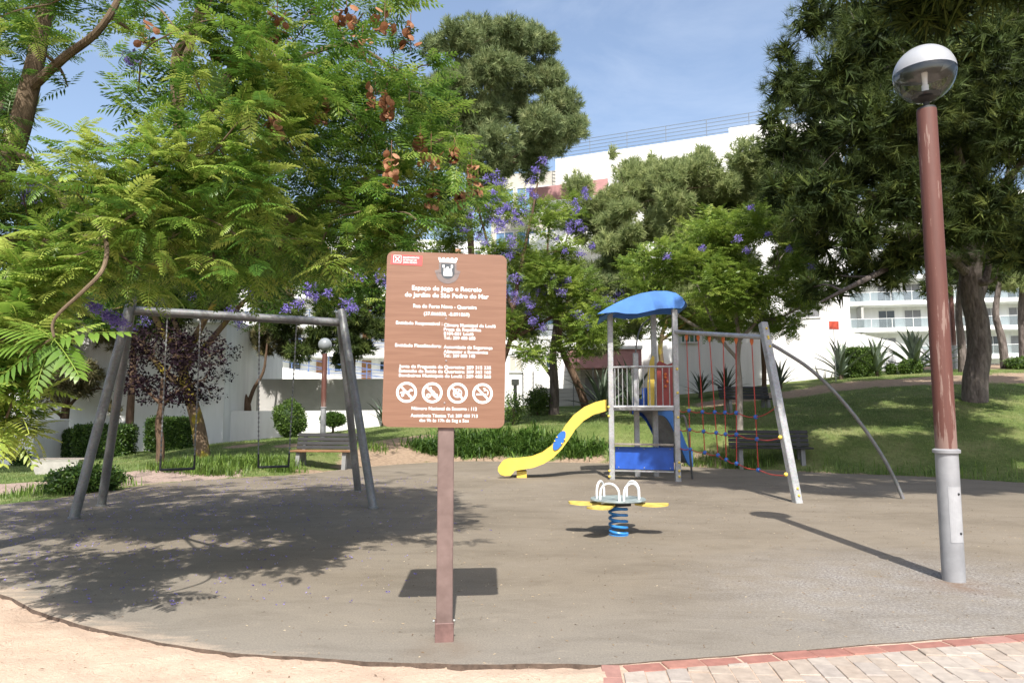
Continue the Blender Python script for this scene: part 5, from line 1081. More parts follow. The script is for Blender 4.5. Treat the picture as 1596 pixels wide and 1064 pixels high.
# named boughs: front bright spray, drooping spray, left edge sprays, right-hand sprays with pods
spr = [(250, 262, 4.75, 0.42), (215, 330, 4.7, 0.38), (330, 240, 4.9, 0.35), (170, 250, 4.9, 0.34), (300, 330, 5.0, 0.35), (120, 300, 5.0, 0.3), (400, 190, 5.2, 0.32), (450, 130, 5.4, 0.3), (380, 285, 5.1, 0.3), (140, 390, 4.8, 0.32), (60, 430, 4.8, 0.3), (220, 420, 5.0, 0.3), (30, 470, 4.7, 0.26), (20, 600, 4.5, 0.16), (-10, 540, 4.6, 0.22), (40, 500, 5.2, 0.25), (10, 660, 4.7, 0.14), (70, 470, 5.5, 0.3), (560, 330, 6.3, 0.35), (620, 300, 6.5, 0.35), (500, 380, 6.2, 0.35), (600, 380, 6.6, 0.3)]
for a, b, c, rr in spr:
    q, dd = in_ell(P(a, b, c), (rr, rr, rr * 0.7), 26, r, 0.2); jac_leaves(cl, q, unit(dd + np.array([0, -0.5, 0.25])), r, 4, FR_HI, (0.13, 0.25), (3.0, 1.6))
    W.reach(P(a, b, c), pr, rmax=0.03)
dp = np.array([P(84, 528, 4.25)[:]]); cl2 = []
for ang, el, Lf, tn in ((-8, 8, 0.44, .5), (185, 12, 0.40, .55), (-50, -25, 0.40, .45), (230, -35, 0.40, .4), (265, 10, 0.3, .5), (20, 25, 0.26, .7), (-90, -50, 0.34, .45), (150, 25, 0.28, .65), (200, -12, 0.42, .5)):
    d = np.array([[math.cos(R(ang)) * math.cos(R(el)), math.sin(R(ang)) * math.cos(R(el)) * 0.6, math.sin(R(el))]]); cl.place(FR_HI[:1], dp, d, np.array([[0, -0.35, 1.0]]), np.array([Lf]), np.array([tn]), r)
for a, b, c in ((15, 560, 4.3), (10, 650, 4.4), (-30, 600, 4.3), (-60, 520, 4.4), (25, 520, 4.5)):
    q, dd = in_ell(P(a, b, c), (0.1, 0.1, 0.1), 5, r, 0.1); jac_leaves(cl, q, unit(dd + np.array([0, 0, -0.6])), r, 3, FR_HI, (0.26, 0.36), (2.5, 2)); W.reach(P(a, b, c), pr, rmax=0.02)
for k in r.choice(len(pts), 210, replace=False): W.reach(pts[k], pr, rmax=0.03, seg=5)
cl.build('crown', M['jac'], T); W.mb.build('trunk', M['bark_jac'], T, True)
put_flowers(T, [P(a, b, c)[:] for a, b, c in ((205, 93, 5.6), (60, 290, 6.4), (45, 305, 6.3), (150, 480, 8.2), (165, 490, 8.2), (138, 470, 8.1), (190, 505, 8.3), (180, 498, 8.2), (20, 430, 7.5), (350, 335, 8.2))], r, 0.10, 40)
def pods(px, py, D, n, sp=0.09, hang=0.25):
    c = MB(); ts = []; k_ = []
    base = P(px, py, D)
    for i in range(int(n * 1.8)):
        o_ = base + Vector((pr.uniform(-sp, sp), pr.uniform(-sp, sp), -pr.uniform(0, hang))); a1 = Vector([pr.uniform(-1, 1) for _ in range(3)]).normalized(); a2 = a1.orthogonal().normalized(); a3 = a1.cross(a2); b0 = len(c.v); rr = pr.uniform(0.024, 0.040); m = 8
        c.add([o_ + a3 * 0.006] + [o_ + (a1 * math.cos(2 * math.pi * j / m) * 1.15 + a2 * math.sin(2 * math.pi * j / m)) * rr for j in range(m)] + [o_ - a3 * 0.006], [(0, 1 + j, 1 + (j + 1) % m) for j in range(m)] + [(m + 1, 1 + (j + 1) % m, 1 + j) for j in range(m)]); v_ = pr.uniform(0, 1); ts += [v_] * (m + 2)
    c.tube([base + Vector((0, 0, 0.12)), base, base - Vector((0, 0, hang))], 0.004, 5); ts += [0.1] * (len(c.v) - len(ts))
    o_ = c.build('seed_pods', M['pod'], T); at = o_.data.attributes.new('tint', 'FLOAT', 'POINT'); at.data.foreach_set('value', np.array(ts, dtype=np.float32))
for a in [(428, 175, 5.3, 16, .06, .22), (350, 82, 5.5, 14, .09, .10), (380, 60, 5.8, 9), (432, 15, 5.8, 10), (540, 20, 6.0, 12, .10, .12), (600, 12, 6.2, 12), (603, 150, 6.0, 12, .05, .2), (610, 240, 5.9, 16, .05, .3), (585, 130, 6.0, 9), (655, 210, 6.3, 14, .05, .2), (672, 225, 6.3, 8), (708, 232, 6.5, 9, .04, .14), (735, 255, 6.6, 13, .04, .3), (745, 285, 6.7, 9, .03, .15), (675, 290, 6.4, 14, .06, .2), (715, 300, 6.6, 10, .05, .14), (510, 150, 5.9, 7), (565, 60, 6.1, 9), (640, 40, 6.4, 8), (225, 25, 5.6, 6), (180, 300, 6.0, 5)]: pods(*a)

# ------------------------------------------------------------------ generic builders
def jacaranda(label, base, trunk, blobs, seed, bark, leaf='jac2', nt=16, nf=5, temps=None, L=(0.34, 0.5), fl=None, r0=0.16, fsize=0.16, extra=None, cdens=1.0, fill=1.0):
    r = np.random.default_rng(seed); pr = pyr(seed); t = tree_obj('jacaranda_tree', base, label); W = Wood()
    for k, path in enumerate(trunk): W.limb(path, r0 * (1 if k == 0 else 0.62), r0 * (0.55 if k == 0 else 0.2), 10 if k == 0 else 8)
    cl = Cloud()
    for c, rad in blobs:
        W.reach(c, pr, rmax=0.09); n = int(nt * 1.9 * cdens * (rad[0] * rad[2]) / 0.7) + 5
        q, d = in_ell(c, rad, n, r, 0.3); jac_leaves(cl, q, unit(d + np.array([0, -0.2, 0.3])), r, nf, temps or FR_LO, L)
        for k in r.choice(n, min(4, n), replace=False): W.reach(q[k], pr, rmax=0.03, seg=5)
    for c, rad in blobs:
        m = int(46 * fill * rad[0] * rad[2] / 0.35) + 4; q, d = in_ell(c, [k * 0.9 for k in rad], m, r, 0.1); cl.place(LQ, q, r.normal(size=q.shape), r.normal(size=q.shape), r.uniform(0.10, 0.17, m), r.beta(1.6, 2.6, m), r)
    cl.build('crown', M[leaf], t); W.mb.build('trunk', bark, t, True)
    if fl: put_flowers(t, fl, r, fsize, 30)
    return t
def pine(label, base, trunk, blobs, seed, bark, leaf, nt=90, temps=None, L=(0.16, 0.22), r0=0.2, inner=0.45, up=0.35, name='pine_tree', twig=3, tint=(2, 2.4), jit=0.6, rend=0.45, fill=32):
    r = np.random.default_rng(seed); pr = pyr(seed); t = tree_obj(name, base, label); W = Wood()
    for k, path in enumerate(trunk): W.limb(path, r0 * (1 if k == 0 else 0.42), r0 * (rend if k == 0 else 0.07), 14 if k == 0 else 8)
    cl = Cloud()
    for c, rad in blobs:
        W.reach(c, pr, rmax=0.10); n = int(nt * (2.5 if temps is TF_LO else 2.0) * rad[0] * (rad[1] + rad[2]) / 2) + 6
        q, d = in_ell(c, rad, n, r, inner); pine_leaves(cl, q, d, r, temps or TF_MD, L, tint, up, jit)
        for k in r.choice(n, min(twig, n), replace=False): W.reach(q[k], pr, rmax=0.03, seg=5)
    for c, rad in blobs:
        m = int(fill * rad[0] * rad[2]) + 2; q, d = in_ell(c, [k * 0.62 for k in rad], m, r, 0.1); pine_leaves(cl, q, d, r, TF_BIG, (L[1] * 1.0, L[1] * 1.4), (1.6, 2.8), 0.2, 0.9)
    cl.build('crown', M[leaf], t); W.mb.build('trunk', bark, t, True); return t
rb = random.Random(55)
def rblobs(n, x0, x1, y0, y1, D0, D1, r0, r1, test=None):
    out = []
    while len(out) < n:
        a, b = rb.uniform(x0, x1), rb.uniform(y0, y1)
        if test and not test(a, b): continue
        s = rb.uniform(r0, r1); out.append((P(a, b, rb.uniform(D0, D1)), (s, s, s * rb.uniform(0.6, 0.85))))
    return out
# lichen-covered jacaranda behind the swing
b = H(318, 717); D = b.y; tp = [b - Vector((0, 0, .1)), P(310, 670, D), P(300, 630, D), P(291, 600, D), P(284, 575, D), P(272, 540, D)]
tr2 = [[P(291, 600, D), P(262, 585, D - .3), P(240, 560, D - .4), P(215, 530, D - .5), P(190, 500, D - .6)], [P(284, 575, D), P(293, 545, D + .2), P(275, 510, D + .2), P(262, 470, D)], [P(289, 555, D), P(310, 515, D - .3), P(330, 480, D - .5), P(360, 430, D - .5)], [P(272, 540, D), P(250, 510, D), P(235, 480, D), P(210, 420, D)], [P(284, 575, D), P(320, 540, D + .5), P(380, 470, D + .8), P(440, 420, D + 1)]]
bl = rblobs(24, 110, 470, 300, 500, D - 2.2, D + 2.2, 0.6, 1.0, lambda a, q: abs(a - 290) < 190 - 0.2 * (q - 300)) + rblobs(10, 440, 610, 330, 470, D, D + 2.5, 0.5, 0.85)
jacaranda('jacaranda with yellow lichen on its forked trunk, growing behind the swing', b, [tp] + tr2, bl, 202, M['bark_lichen'], 'jac', 15, 5, FR_LO, (0.36, 0.5), [P(a, q, D - 1.8 + (i % 5) * .4)[:] for i, (a, q) in enumerate([(425, 428), (388, 452), (485, 445), (510, 456), (492, 463), (447, 480), (465, 472), (480, 458), (540, 470), (552, 478), (545, 482), (360, 485), (375, 503), (300, 460), (250, 470), (560, 430), (590, 430), (225, 500), (205, 515), (600, 440)])], 0.20, 0.20, cdens=0.9)
# flowering jacaranda behind the sign
b = H(772, 668); D = b.y; tp = [b - Vector((0, 0, .1)), P(776, 620, D), P(782, 570, D), P(795, 530, D), P(800, 480, D)]
tr2 = [[P(795, 530, D), P(830, 480, D), P(850, 420, D), P(855, 360, D)], [P(800, 480, D), P(770, 420, D), P(755, 360, D), P(740, 310, D)], [P(800, 480, D), P(815, 400, D), P(830, 330, D), P(838, 285, D)], [P(782, 570, D), P(750, 520, D), P(715, 470, D), P(690, 420, D)], [P(795, 530, D), P(850, 500, D), P(900, 470, D), P(930, 450, D)]]
bl = rblobs(30, 680, 890, 290, 420, D - 1.5, D + 1.5, 0.35, 0.6) + rblobs(30, 720, 950, 410, 545, D - 1.5, D + 1.5, 0.45, 0.75) + rblobs(5, 800, 880, 545, 560, D - 1, D + 1, 0.3, 0.45)
fp = [(835, 265), (829, 282), (757, 278), (785, 283), (770, 300), (732, 325), (700, 310), (802, 330), (787, 322), (768, 343), (782, 347), (810, 348), (775, 360), (798, 371), (793, 383), (768, 395), (790, 398), (866, 372), (887, 349), (905, 395), (896, 315), (913, 306), (802, 433), (860, 433), (884, 437), (877, 440), (840, 454), (849, 460), (818, 465), (801, 459), (822, 468), (896, 477), (915, 506), (930, 478), (845, 510), (830, 505), (888, 360), (815, 310), (745, 370), (720, 360), (760, 320), (870, 450), (945, 468), (955, 470)]
jacaranda('jacaranda in full purple blossom behind the notice board', b, [tp] + tr2, bl, 303, M['bark_brown'], 'jac2', 22, 5, FR_LO, (0.34, 0.48), [P(a, q, D - 1.6 + (i % 4) * .35)[:] for i, (a, q) in enumerate(fp + [(a + rb.uniform(-22, 22), q + rb.uniform(-20, 20)) for a, q in fp])], 0.13, 0.19, cdens=0.9)
# small jacaranda in front of the slope
b = H(1153, 672); D = b.y; tp = [b - Vector((0, 0, .1)), P(1153, 640, D), P(1153, 600, D), P(1150, 560, D), P(1152, 530, D), P(1148, 500, D)]
tr2 = [[P(1150, 560, D), P(1125, 530, D), P(1105, 490, D), P(1085, 440, D)], [P(1152, 530, D), P(1180, 500, D), P(1200, 460, D), P(1215, 410, D)], [P(1148, 500, D), P(1140, 450, D), P(1130, 390, D), P(1125, 350, D)], [P(1180, 500, D), P(1215, 495, D), P(1245, 480, D)], [P(1125, 530, D), P(1070, 500, D + .3), P(1030, 470, D + .3), P(1005, 440, D + .3)]]
bl = rblobs(38, 975, 1262, 335, 510, D - 1.6, D + 1.6, 0.40, 0.72, lambda a, q: ((a - 1125) / 145) ** 2 + ((q - 440) / 105) ** 2 < 1) + rblobs(4, 1085, 1240, 500, 525, D - 1, D + 1, 0.25, 0.4)
jacaranda('fresh green jacaranda with pale trunk behind the climbing net', b, [tp] + tr2, bl, 404, M['bark_grey'], 'jac2', 26, 5, FR_LO, (0.32, 0.46), [P(a, q, D - 1.7)[:] for a, q in ((1197, 365), (1170, 324), (1230, 388), (1095, 387), (1148, 372), (1165, 390), (1265, 415), (1040, 400))], 0.10, 0.15)
# yellow-green jacaranda behind the tower
b = H(1046, 646); D = b.y; jacaranda('thin leaning mossy jacaranda behind the play tower', b, [[b - Vector((0, 0, .1)), P(1040, 610, D), P(1032, 570, D), P(1030, 530, D), P(1045, 490, D), P(1075, 450, D)], [P(1030, 530, D), P(1060, 510, D), P(1090, 480, D)]], rblobs(9, 1000, 1110, 410, 500, D - 1.2, D + 1.2, 0.4, 0.7), 505, M['bark_lichen'], 'jac2', 14, 5, FR_LO, (0.34, 0.48), None, 0.12)
# ------------------------------------------------------------------ pines
b = Vector((P(735, 600, 36.5).x, 36.5, 1.0)); D = 36
bl = rblobs(60, 640, 905, 45, 270, D - 3.5, D + 3.5, 0.75, 1.35, lambda a, q: ((a - 775) / 128) ** 2 + ((q - 160) / 118) ** 2 < 1 and not (a > 850 and q < 85))
bl += blobs_px([(760, 60, D, 1.2), (735, 62, D - 1, 0.8), (800, 75, D, 1.0), (675, 75, D, .7), (880, 165, D, 0.9), (890, 200, D - 1, 0.8), (700, 330, D, 1.0), (760, 300, D, 1.0), (830, 260, D, .9)])
pine('tall round-crowned grey-green pine standing behind the flowering jacaranda', b, [[b - Vector((0, 0, .3)), P(738, 500, D + .4), P(735, 400, D + .2), P(730, 300, D), P(745, 220, D), P(760, 120, D)], [P(730, 300, D), P(780, 260, D), P(840, 220, D), P(880, 190, D)], [P(735, 250, D), P(700, 200, D), P(670, 140, D)]], bl, 606, M['bark_brown'], 'pine_olive', 68, TF_LO, (0.28, 0.43), 0.24, 0.40, 0.45)
# young upright pine in the middle
b = H(1190, 640); D = 27.5; b = onto((P(1190, 600, D).x, D, 0)); bl = rblobs(80, 905, 1262, 265, 520, D - 2.5, D + 2.5, 0.45, 0.85, lambda a, q: ((a - 1095) / 175) ** 2 + ((q - 405) / 150) ** 2 < 1) + rblobs(74, 895, 1255, 228, 380, D - 2, D + 2, 0.35, 0.95, lambda a, q: q > 236 + abs(a - 1085) * .24 + 14 * math.sin(a * .09))
sh = [(955, 212), (900, 262), (960, 275), (985, 240), (1016, 222), (1012, 240), (1052, 250), (1080, 222), (1085, 240), (1140, 235), (1120, 250), (1180, 240), (1210, 265), (935, 290), (1045, 230), (1225, 290), (1195, 262), (1165, 262), (1250, 300), (1060, 270), (1100, 262), (1150, 270), (990, 280), (1030, 275)]
bl += [(P(a, q + 30, D + (i % 5) * 0.4 - .8), (0.10, 0.10, 0.55)) for i, (a, q) in enumerate(sh)]
pine('light green young pine with upright shoots in front of the tall white block', b, [[b - Vector((0, 0, .2)), P(1190, 560, D), P(1180, 480, D), P(1140, 400, D), P(1115, 320, D), P(1100, 250, D)], [P(1180, 480, D), P(1210, 400, D), P(1222, 320, D)], [P(1140, 400, D), P(1060, 370, D), P(990, 320, D), P(960, 250, D)], [P(1180, 510, D), P(1080, 470, D), P(1000, 440, D), P(940, 400, D)], [P(1115, 360, D), P(1085, 300, D), P(1076, 260, D)]], bl, 707, M['bark_brown'], 'pine_lite', 100, TF_LO, (0.22, 0.34), 0.10, 0.15, 0.9, jit=0.5, fill=45)
# dark pine with forked trunk left of the slide
b = H(863, 646); D = b.y; bl = rblobs(16, 800, 960, 420, 535, D - 1, D + 2, 0.6, 0.95) + rblobs(8, 880, 985, 330, 430, D, D + 2, 0.6, 0.9)
pine('pine with forked dark trunk between slide and white entrance building', b, [[b - Vector((0, 0, .1)), P(864, 610, D), P(863, 580, D), P(862, 550, D), P(868, 500, D), P(880, 420, D)], [P(863, 590, D), P(848, 570, D), P(832, 548, D), P(815, 520, D), P(800, 490, D)]], bl, 808, M['bark_pine'], 'pine_olive', 80, TF_LO, (0.22, 0.32), 0.22)
b = H(918, 648); D = b.y; pine('dark leaning pine trunk beside the entrance canopy', b, [[b - Vector((0, 0, .1)), P(905, 610, D), P(892, 580, D), P(880, 555, D), P(872, 520, D), P(890, 460, D), P(920, 420, D)]], rblobs(8, 890, 990, 390, 500, D - 1, D + 2, 0.6, 0.9), 818, M['bark_brown'], 'pine_olive', 80, TF_LO, (0.22, 0.32), 0.17)
# the big dark pine on the right
b = H(1519, 624); D = b.y; C = np.array([13.8, 20.6, 9.8]); r_ = np.random.default_rng(909); bl = []
dirs = unit(r_.normal(size=(170, 3)) + np.array([-0.35, -0.55, 0.1]))
for d in dirs:
    k = r_.uniform(0.72, 1.0); c = C + d * np.array([6.1, 5.0, 5.2]) * k
    if c[2] < 1.9 + 0.205 * c[1] or len(bl) >= 96: continue
    s = r_.uniform(0.75, 1.25); bl.append((Vector(c), (s, s, s * 0.75)))
bl += [(Vector(C + unit(r_.normal(size=3)) * np.array([5.0, 3.8, 3.2]) * r_.uniform(0.2, 0.9)), (1.3, 1.3, 1.0)) for _ in range(22)]
bl += blobs_px([(a_, b_2, D_ + 2.0, r_2 * 1.13) for a_, b_2, D_, r_2 in [(1232, 130, 16.5, 0.7), (1222, 230, 16, 0.75), (1226, 295, 15.5, 0.7), (1250, 335, 15, 0.7), (1205, 190, 16, 0.45), (1222, 85, 16.5, 0.45), (1275, 30, 16, 0.8), (1280, 200, 15, 0.8), (1290, 300, 14.5, 0.9), (1340, 360, 14.5, 0.85), (1400, 395, 15, 0.8), (1300, 120, 14.5, 1.0), (1360, 60, 14, 1.0), (1350, 200, 14, 1.0), (1420, 300, 14, 1.0), (1480, 350, 14.5, 0.9), (1540, 330, 14, 1.0), (1590, 380, 15, 1.0), (1440, 150, 13.5, 1.0), (1520, 80, 13.5, 1.1), (1580, 200, 13.5, 1.1), (1400, 415, 15.5, 0.45), (1330, 395, 16, 0.5), (1280, 375, 15.5, 0.55), (1290, 425, 15.5, .38), (1325, 430, 15.5, .42), (1365, 425, 15.8, .4), (1262, 450, 15, .32), (1300, 455, 15, .3), (1395, 440, 16, .35)]])
pine('large dark stone pine with thick cracked trunk on the lawn beside the lamp', b, [[b - Vector((0, 0, .2)), P(1520, 590, D), P(1526, 550, D), P(1523, 500, D), P(1512, 450, D), P(1515, 400, D), P(1520, 300, D), P(1500, 150, D)], [P(1524, 470, D), P(1540, 420, D + .3), P(1545, 360, D + .5), P(1590, 200, D + 1)], [P(1510, 430, D), P(1460, 380, D - 1), P(1380, 320, D - 2), P(1290, 250, D - 3)], [P(1515, 400, D), P(1430, 400, D - 3), P(1340, 440, D - 5), P(1280, 470, D - 5.5)], [P(1518, 340, D), P(1480, 200, D - 2), P(1400, 100, D - 4)], [P(1518, 340, D), P(1620, 220, D - 2), P(1700, 100, D - 3)], [P(1524, 440, D - .2), P(1540, 440, D - .4), P(1555, 432, D - .5)]], bl, 919, M['bark_pine'], 'pine_dark', 25, TF_MD, (0.23, 0.33), 0.36, 0.55, 0.25, fill=70, twig=2, tint=(2.2, 2.2), rend=0.75)
# umbrella pine just outside the frame on the right: its shade falls across the far right of the playground
b = onto((10.8, 8.2, 0)); bl = []
for k in range(52):
    a = rb.uniform(0, 6.28); q = math.sqrt(rb.uniform(0, 1)); bl.append((Vector((8.0 + 4.5 * q * math.cos(a), 9.2 + 3.0 * q * math.sin(a), 8.7 + 0.30 * q * math.sin(a) + rb.uniform(-.4, .7))), (0.95, 0.95, 0.55)))
bl += [(Vector((rb.uniform(9.8, 14), rb.uniform(6.8, 10), rb.uniform(9.5, 12.5))), (1.1, 1.1, 0.75)) for _ in range(16)]
pine('umbrella pine standing at the right edge of the playground', b, [[b - Vector((0, 0, .2)), b + Vector((-.1, 0, 2)), b + Vector((-.5, 0, 4.2)), b + Vector((-1.4, 0.1, 6.2)), Vector((8.6, 9.0, 8.2))], [b + Vector((-.5, 0, 4.2)), b + Vector((.2, .3, 6.2)), b + Vector((.6, .4, 8))]], bl, 929, M['bark_pine'], 'pine_dark', 24, TF_LO, (0.34, 0.46), 0.3, fill=50)
# pines further up the slope on the right
for i, (px, py, rr, lab, lean) in enumerate([(1500, 562, 0.20, 'slim pine trunk just behind the thick cracked pine', -6), (1566, 556, 0.20, 'curved slim pine with bright green crown up the slope', -14), (1597, 560, 0.26, 'scaly dark pine trunk beside the far white building', -4)]):
    D = 31 + 1.5 * i; b = onto((P(px, 560, D).x, D, 0)); bl = rblobs(12, px - 60, px + 60, 330, 450, D - 2, D + 2, 0.6, 1.0)
    pine(lab, b, [[b - Vector((0, 0, .2)), P(px + lean * .3, 530, D), P(px + lean, 490, D), P(px + lean * .6, 440, D), P(px, 380, D)]], bl, 940 + i, M['bark_pine'], 'pine_lite' if i == 1 else 'pine_dark', 70, TF_LO, (0.24, 0.34), rr)
# left: dark pine by the hedges
b = H(100, 712); D = b.y; bl = rblobs(56, 0, 190, 400, 612, D - 1.8, D + 2.2, 0.55, 0.9, lambda a, q: ((a - 95) / 88) ** 2 + ((q - 505) / 105) ** 2 < 1) + blobs_px([(180, 640, D - .5, .25), (172, 630, D - .5, .2), (60, 600, D, .5), (130, 600, D, .45)])
pine('dark bushy pine growing through the hedge by the utility hut', b, [[b - Vector((0, 0, .1)), P(99, 670, D), P(103, 630, D), P(104, 590, D), P(100, 520, D), P(95, 460, D)], [P(101, 652, D), P(85, 640, D - .4), P(70, 630, D - .6)], [P(102, 640, D), P(120, 620, D - .3), P(150, 606, D - .5), P(180, 610, D - .6)], [P(103, 600, D), P(75, 570, D), P(50, 540, D)]], bl, 951, M['bark_brown'], 'pine_dry', 44, TF_LO, (0.24, 0.34), 0.19, fill=60)
# purple plum trees
def plum(label, base, trunk, blobs, seed, r0=0.11, nt=170):
    r = np.random.default_rng(seed); pr = pyr(seed); t = tree_obj('plum_tree', base, label); W = Wood()
    for k, path in enumerate(trunk): W.limb(path, r0 * (1 if k == 0 else .5), r0 * (.6 if k == 0 else .15), 9)
    cl = Cloud()
    for c, rad in blobs:
        W.reach(c, pr, rmax=0.05); n = int(nt * rad[0] * rad[2]) + 12; q, d = in_ell(c, rad, n, r, 0.2); cl.place(LQ, q, d + r.normal(size=d.shape), r.normal(size=d.shape), r.uniform(0.07, 0.11, n), r.beta(1.8, 2.2, n), r)
        for k in r.choice(n, 5, replace=False): W.reach(q[k], pr, rmax=0.02, seg=5)
    cl.build('crown', M['plum'], t); W.mb.build('trunk', M['bark_brown'], t, True)
b = H(249, 727); D = b.y; plum('purple-leaved plum tree with slim straight trunk in front of the hedges', b, [[b - Vector((0, 0, .1)), P(250, 690, D), P(247, 660, D), P(252, 630, D), P(255, 590, D)], [P(252, 630, D), P(225, 605, D), P(200, 580, D)], [P(252, 630, D), P(285, 605, D), P(320, 590, D)]], rblobs(28, 195, 330, 520, 620, D - 1, D + 1, 0.32, 0.52), 961, nt=300)
b = H(310, 694); D = b.y; plum('dark purple plum tree with leaning trunk beside the forked pine', b, [[b - Vector((0, 0, .1)), P(303, 660, D), P(298, 642, D), P(275, 628, D), P(262, 622, D)], [P(303, 655, D), P(318, 610, D), P(325, 560, D)]], rblobs(22, 290, 356, 505, 625, D - 1, D + 1, 0.45, 0.7), 962, 0.2, 330)
# forked pine and tall pine behind the swing
b = H(384, 685); D = b.y; bl = rblobs(30, 300, 470, 330, 470, D - 1, D + 2, 0.6, 0.95) + rblobs(14, 395, 470, 490, 552, D - .6, D + .6, 0.4, 0.6)
pine('forked pine with smooth bare trunk in front of the low white wall', b, [[b - Vector((0, 0, .1)), P(384, 655, D), P(383, 630, D), P(374, 610, D), P(362, 585, D), P(345, 560, D), P(340, 500, D)], [P(385, 635, D), P(396, 605, D), P(410, 580, D), P(415, 550, D), P(420, 500, D), P(430, 470, D)]], bl, 971, M['bark_brown'], 'pine_dry', 80, TF_LO, (0.24, 0.34), 0.26, rend=0.5)
b = H(549, 668); D = b.y; bl = rblobs(28, 440, 600, 480, 562, D - 1.2, D + 1.2, 0.45, 0.75) + rblobs(16, 480, 640, 390, 480, D - 1, D + 1.5, 0.6, 0.9)
pine('slender red-brown pine trunk behind the bench with dark crown', b, [[b - Vector((0, 0, .1)), P(550, 620, D), P(549, 560, D), P(547, 500, D), P(545, 430, D)], [P(549, 530, D), P(510, 535, D), P(465, 525, D)], [P(548, 510, D), P(580, 520, D), P(595, 530, D)]], bl, 981, M['bark_brown'], 'pine_dark', 60, TF_LO, (0.24, 0.34), 0.19)

# dark pine added to shade the blank white wall, mostly hidden by nearer crowns
b = H(205, 700); b = onto((P(205, 600, 25.2).x, 25.2, 0)); D = b.y; bl = rblobs(44, 95, 350, 330, 500, D - 1.5, D + 1.5, 0.7, 1.05)
pine('broad dark pine added to shade the blank white wall', b, [[b - Vector((0, 0, .1)), P(203, 640, D), P(207, 580, D), P(210, 500, D), P(215, 420, D)], [P(207, 560, D), P(170, 500, D), P(130, 440, D)], [P(208, 540, D), P(260, 480, D), P(310, 430, D)]], bl, 991, M['bark_brown'], 'pine_dark', 42, TF_LO, (0.28, 0.4), 0.16)

# tall pine added at the left edge to shade the hedges and planter
b = onto((-15.0, 17.0, 0)); bl = [(Vector((rb.uniform(-18, -13.2), rb.uniform(14.5, 18.5), rb.uniform(6.5, 11))), (1.1, 1.1, 0.8)) for _ in range(40)]
pine('tall loose pine added at the left edge of the lawn to shade the hedges', b, [[b - Vector((0, 0, .1)), b + Vector((0.1, 0, 2.5)), b + Vector((-.1, 0, 5)), b + Vector((0, 0, 8)), b + Vector((0.1, 0, 10))], [b + Vector((0, 0, 5)), b + Vector((1.2, -.5, 7)), b + Vector((2, -1, 8.5))]], bl, 995, M['bark_brown'], 'pine_olive', 30, TF_LO, (0.34, 0.46), 0.2)
# ------------------------------------------------------------------ clipped hedges and shrubs
M['hedge'] = leafmat('hedge_leaf', [(0.018, 0.040, 0.010), (0.035, 0.075, 0.014), (0.065, 0.125, 0.020), (0.13, 0.20, 0.035)], 0.2)
M['shrub'] = leafmat('shrub_leaf', [(0.03, 0.06, 0.012), (0.06, 0.11, 0.02), (0.10, 0.17, 0.03), (0.17, 0.24, 0.05)], 0.25)
M['hedge_core'] = plain('hedge_inside', (0.020, 0.040, 0.012), 0.9, var=0.4, scale=12)
M['twig'] = plain('shrub_stem', (0.10, 0.075, 0.05), 0.9)
def hedge(px0, px1, ptop, pbase, label, shape='box', leaf='hedge', depth=0.8, seed=1, n=2200, name='hedge', cat='hedge', group='clipped hedges along the walls', ls=0.075):
    r = np.random.default_rng(seed); b = H((px0 + px1) / 2, pbase, 9, 31.6 if px0 > 1000 else 60); k = b.y / F; w_, h_ = (px1 - px0) * k, (pbase - ptop) * k; dp = min(depth, max(w_, 0.5)); t = thing(name, b, label, cat, group)
    if shape == 'box':
        f = r.integers(0, 5, n); u = r.uniform(-.5, .5, (n, 3)); q = u * np.array([w_, dp, h_]) + np.array([0, 0, h_ / 2]); d = np.zeros((n, 3))
        for k_, (ax, s_) in enumerate(((0, -1), (0, 1), (1, -1), (2, 1), (1, -1))): m = f == k_; q[m, ax] = s_ * np.array([w_, dp, h_])[ax] / 2 + (h_ / 2 if ax == 2 else 0); d[m, ax] = s_
        q += 0.035 * np.sin(q * 5 + seed)
        MB().box(b + Vector((0, dp * .5, h_ / 2 - 0.05)), (w_ * 0.94, dp * 0.92, h_ * 0.97 + 0.1), bev=0.08).build('core', M['hedge_core'], t)
    else:
        d = unit(r.normal(size=(n, 3))); prof = np.where(d[:, 2] < 0, 0.86, 1.0) if shape == 'egg' else 1.0
        zc, rz_ = (h_ * 0.52, h_ * 0.5) if shape != 'mushroom' else (h_ * 0.72, h_ * 0.30)
        lump = 1 + 0.09 * np.sin(d @ np.array([5.1, 2.3, 3.7]) + seed) + 0.06 * np.sin(d @ np.array([-4.2, 7.1, 6.3]) + 2 * seed)
        q = d * lump[:, None] * np.array([w_ / 2, dp / 2, rz_]) * (r.uniform(0.86, 1.02, n) if shape != 'loose' else r.uniform(0.4, 1.15, n))[:, None] + np.array([0, 0, zc])
        if shape != 'loose': MB().lathe([(max(1e-4, w_ * .46 * math.sin(R(a))), zc - rz_ * .93 * math.cos(R(a))) for a in range(0, 181, 15)], b + Vector((0, dp * .5, 0)), 18, Matrix.Diagonal((1, dp / w_, 1))).build('core', M['hedge_core'], t, True)
        MB().tube([b + Vector((0, dp * .5, -.1)), b + Vector((0, dp * .5, zc))], 0.05, 8).build('stem', M['twig'], t)
    q = q + np.array(b[:]) + np.array([0, dp * 0.5, 0]); c = Cloud(); c.place(LQ, q, d * 0.8 + r.normal(size=d.shape) * 0.7, r.normal(size=d.shape), r.uniform(0.8, 1.25, n) * ls, r.beta(2, 2.2, n), r); c.build('foliage', M[leaf], t)
hedge(45, 118, 672, 719, 'dark clipped hedge block beside the utility hut', seed=11, n=2700)
hedge(113, 191, 664, 715, 'taller dark clipped hedge block behind the dark bushy pine', seed=12, n=2700)
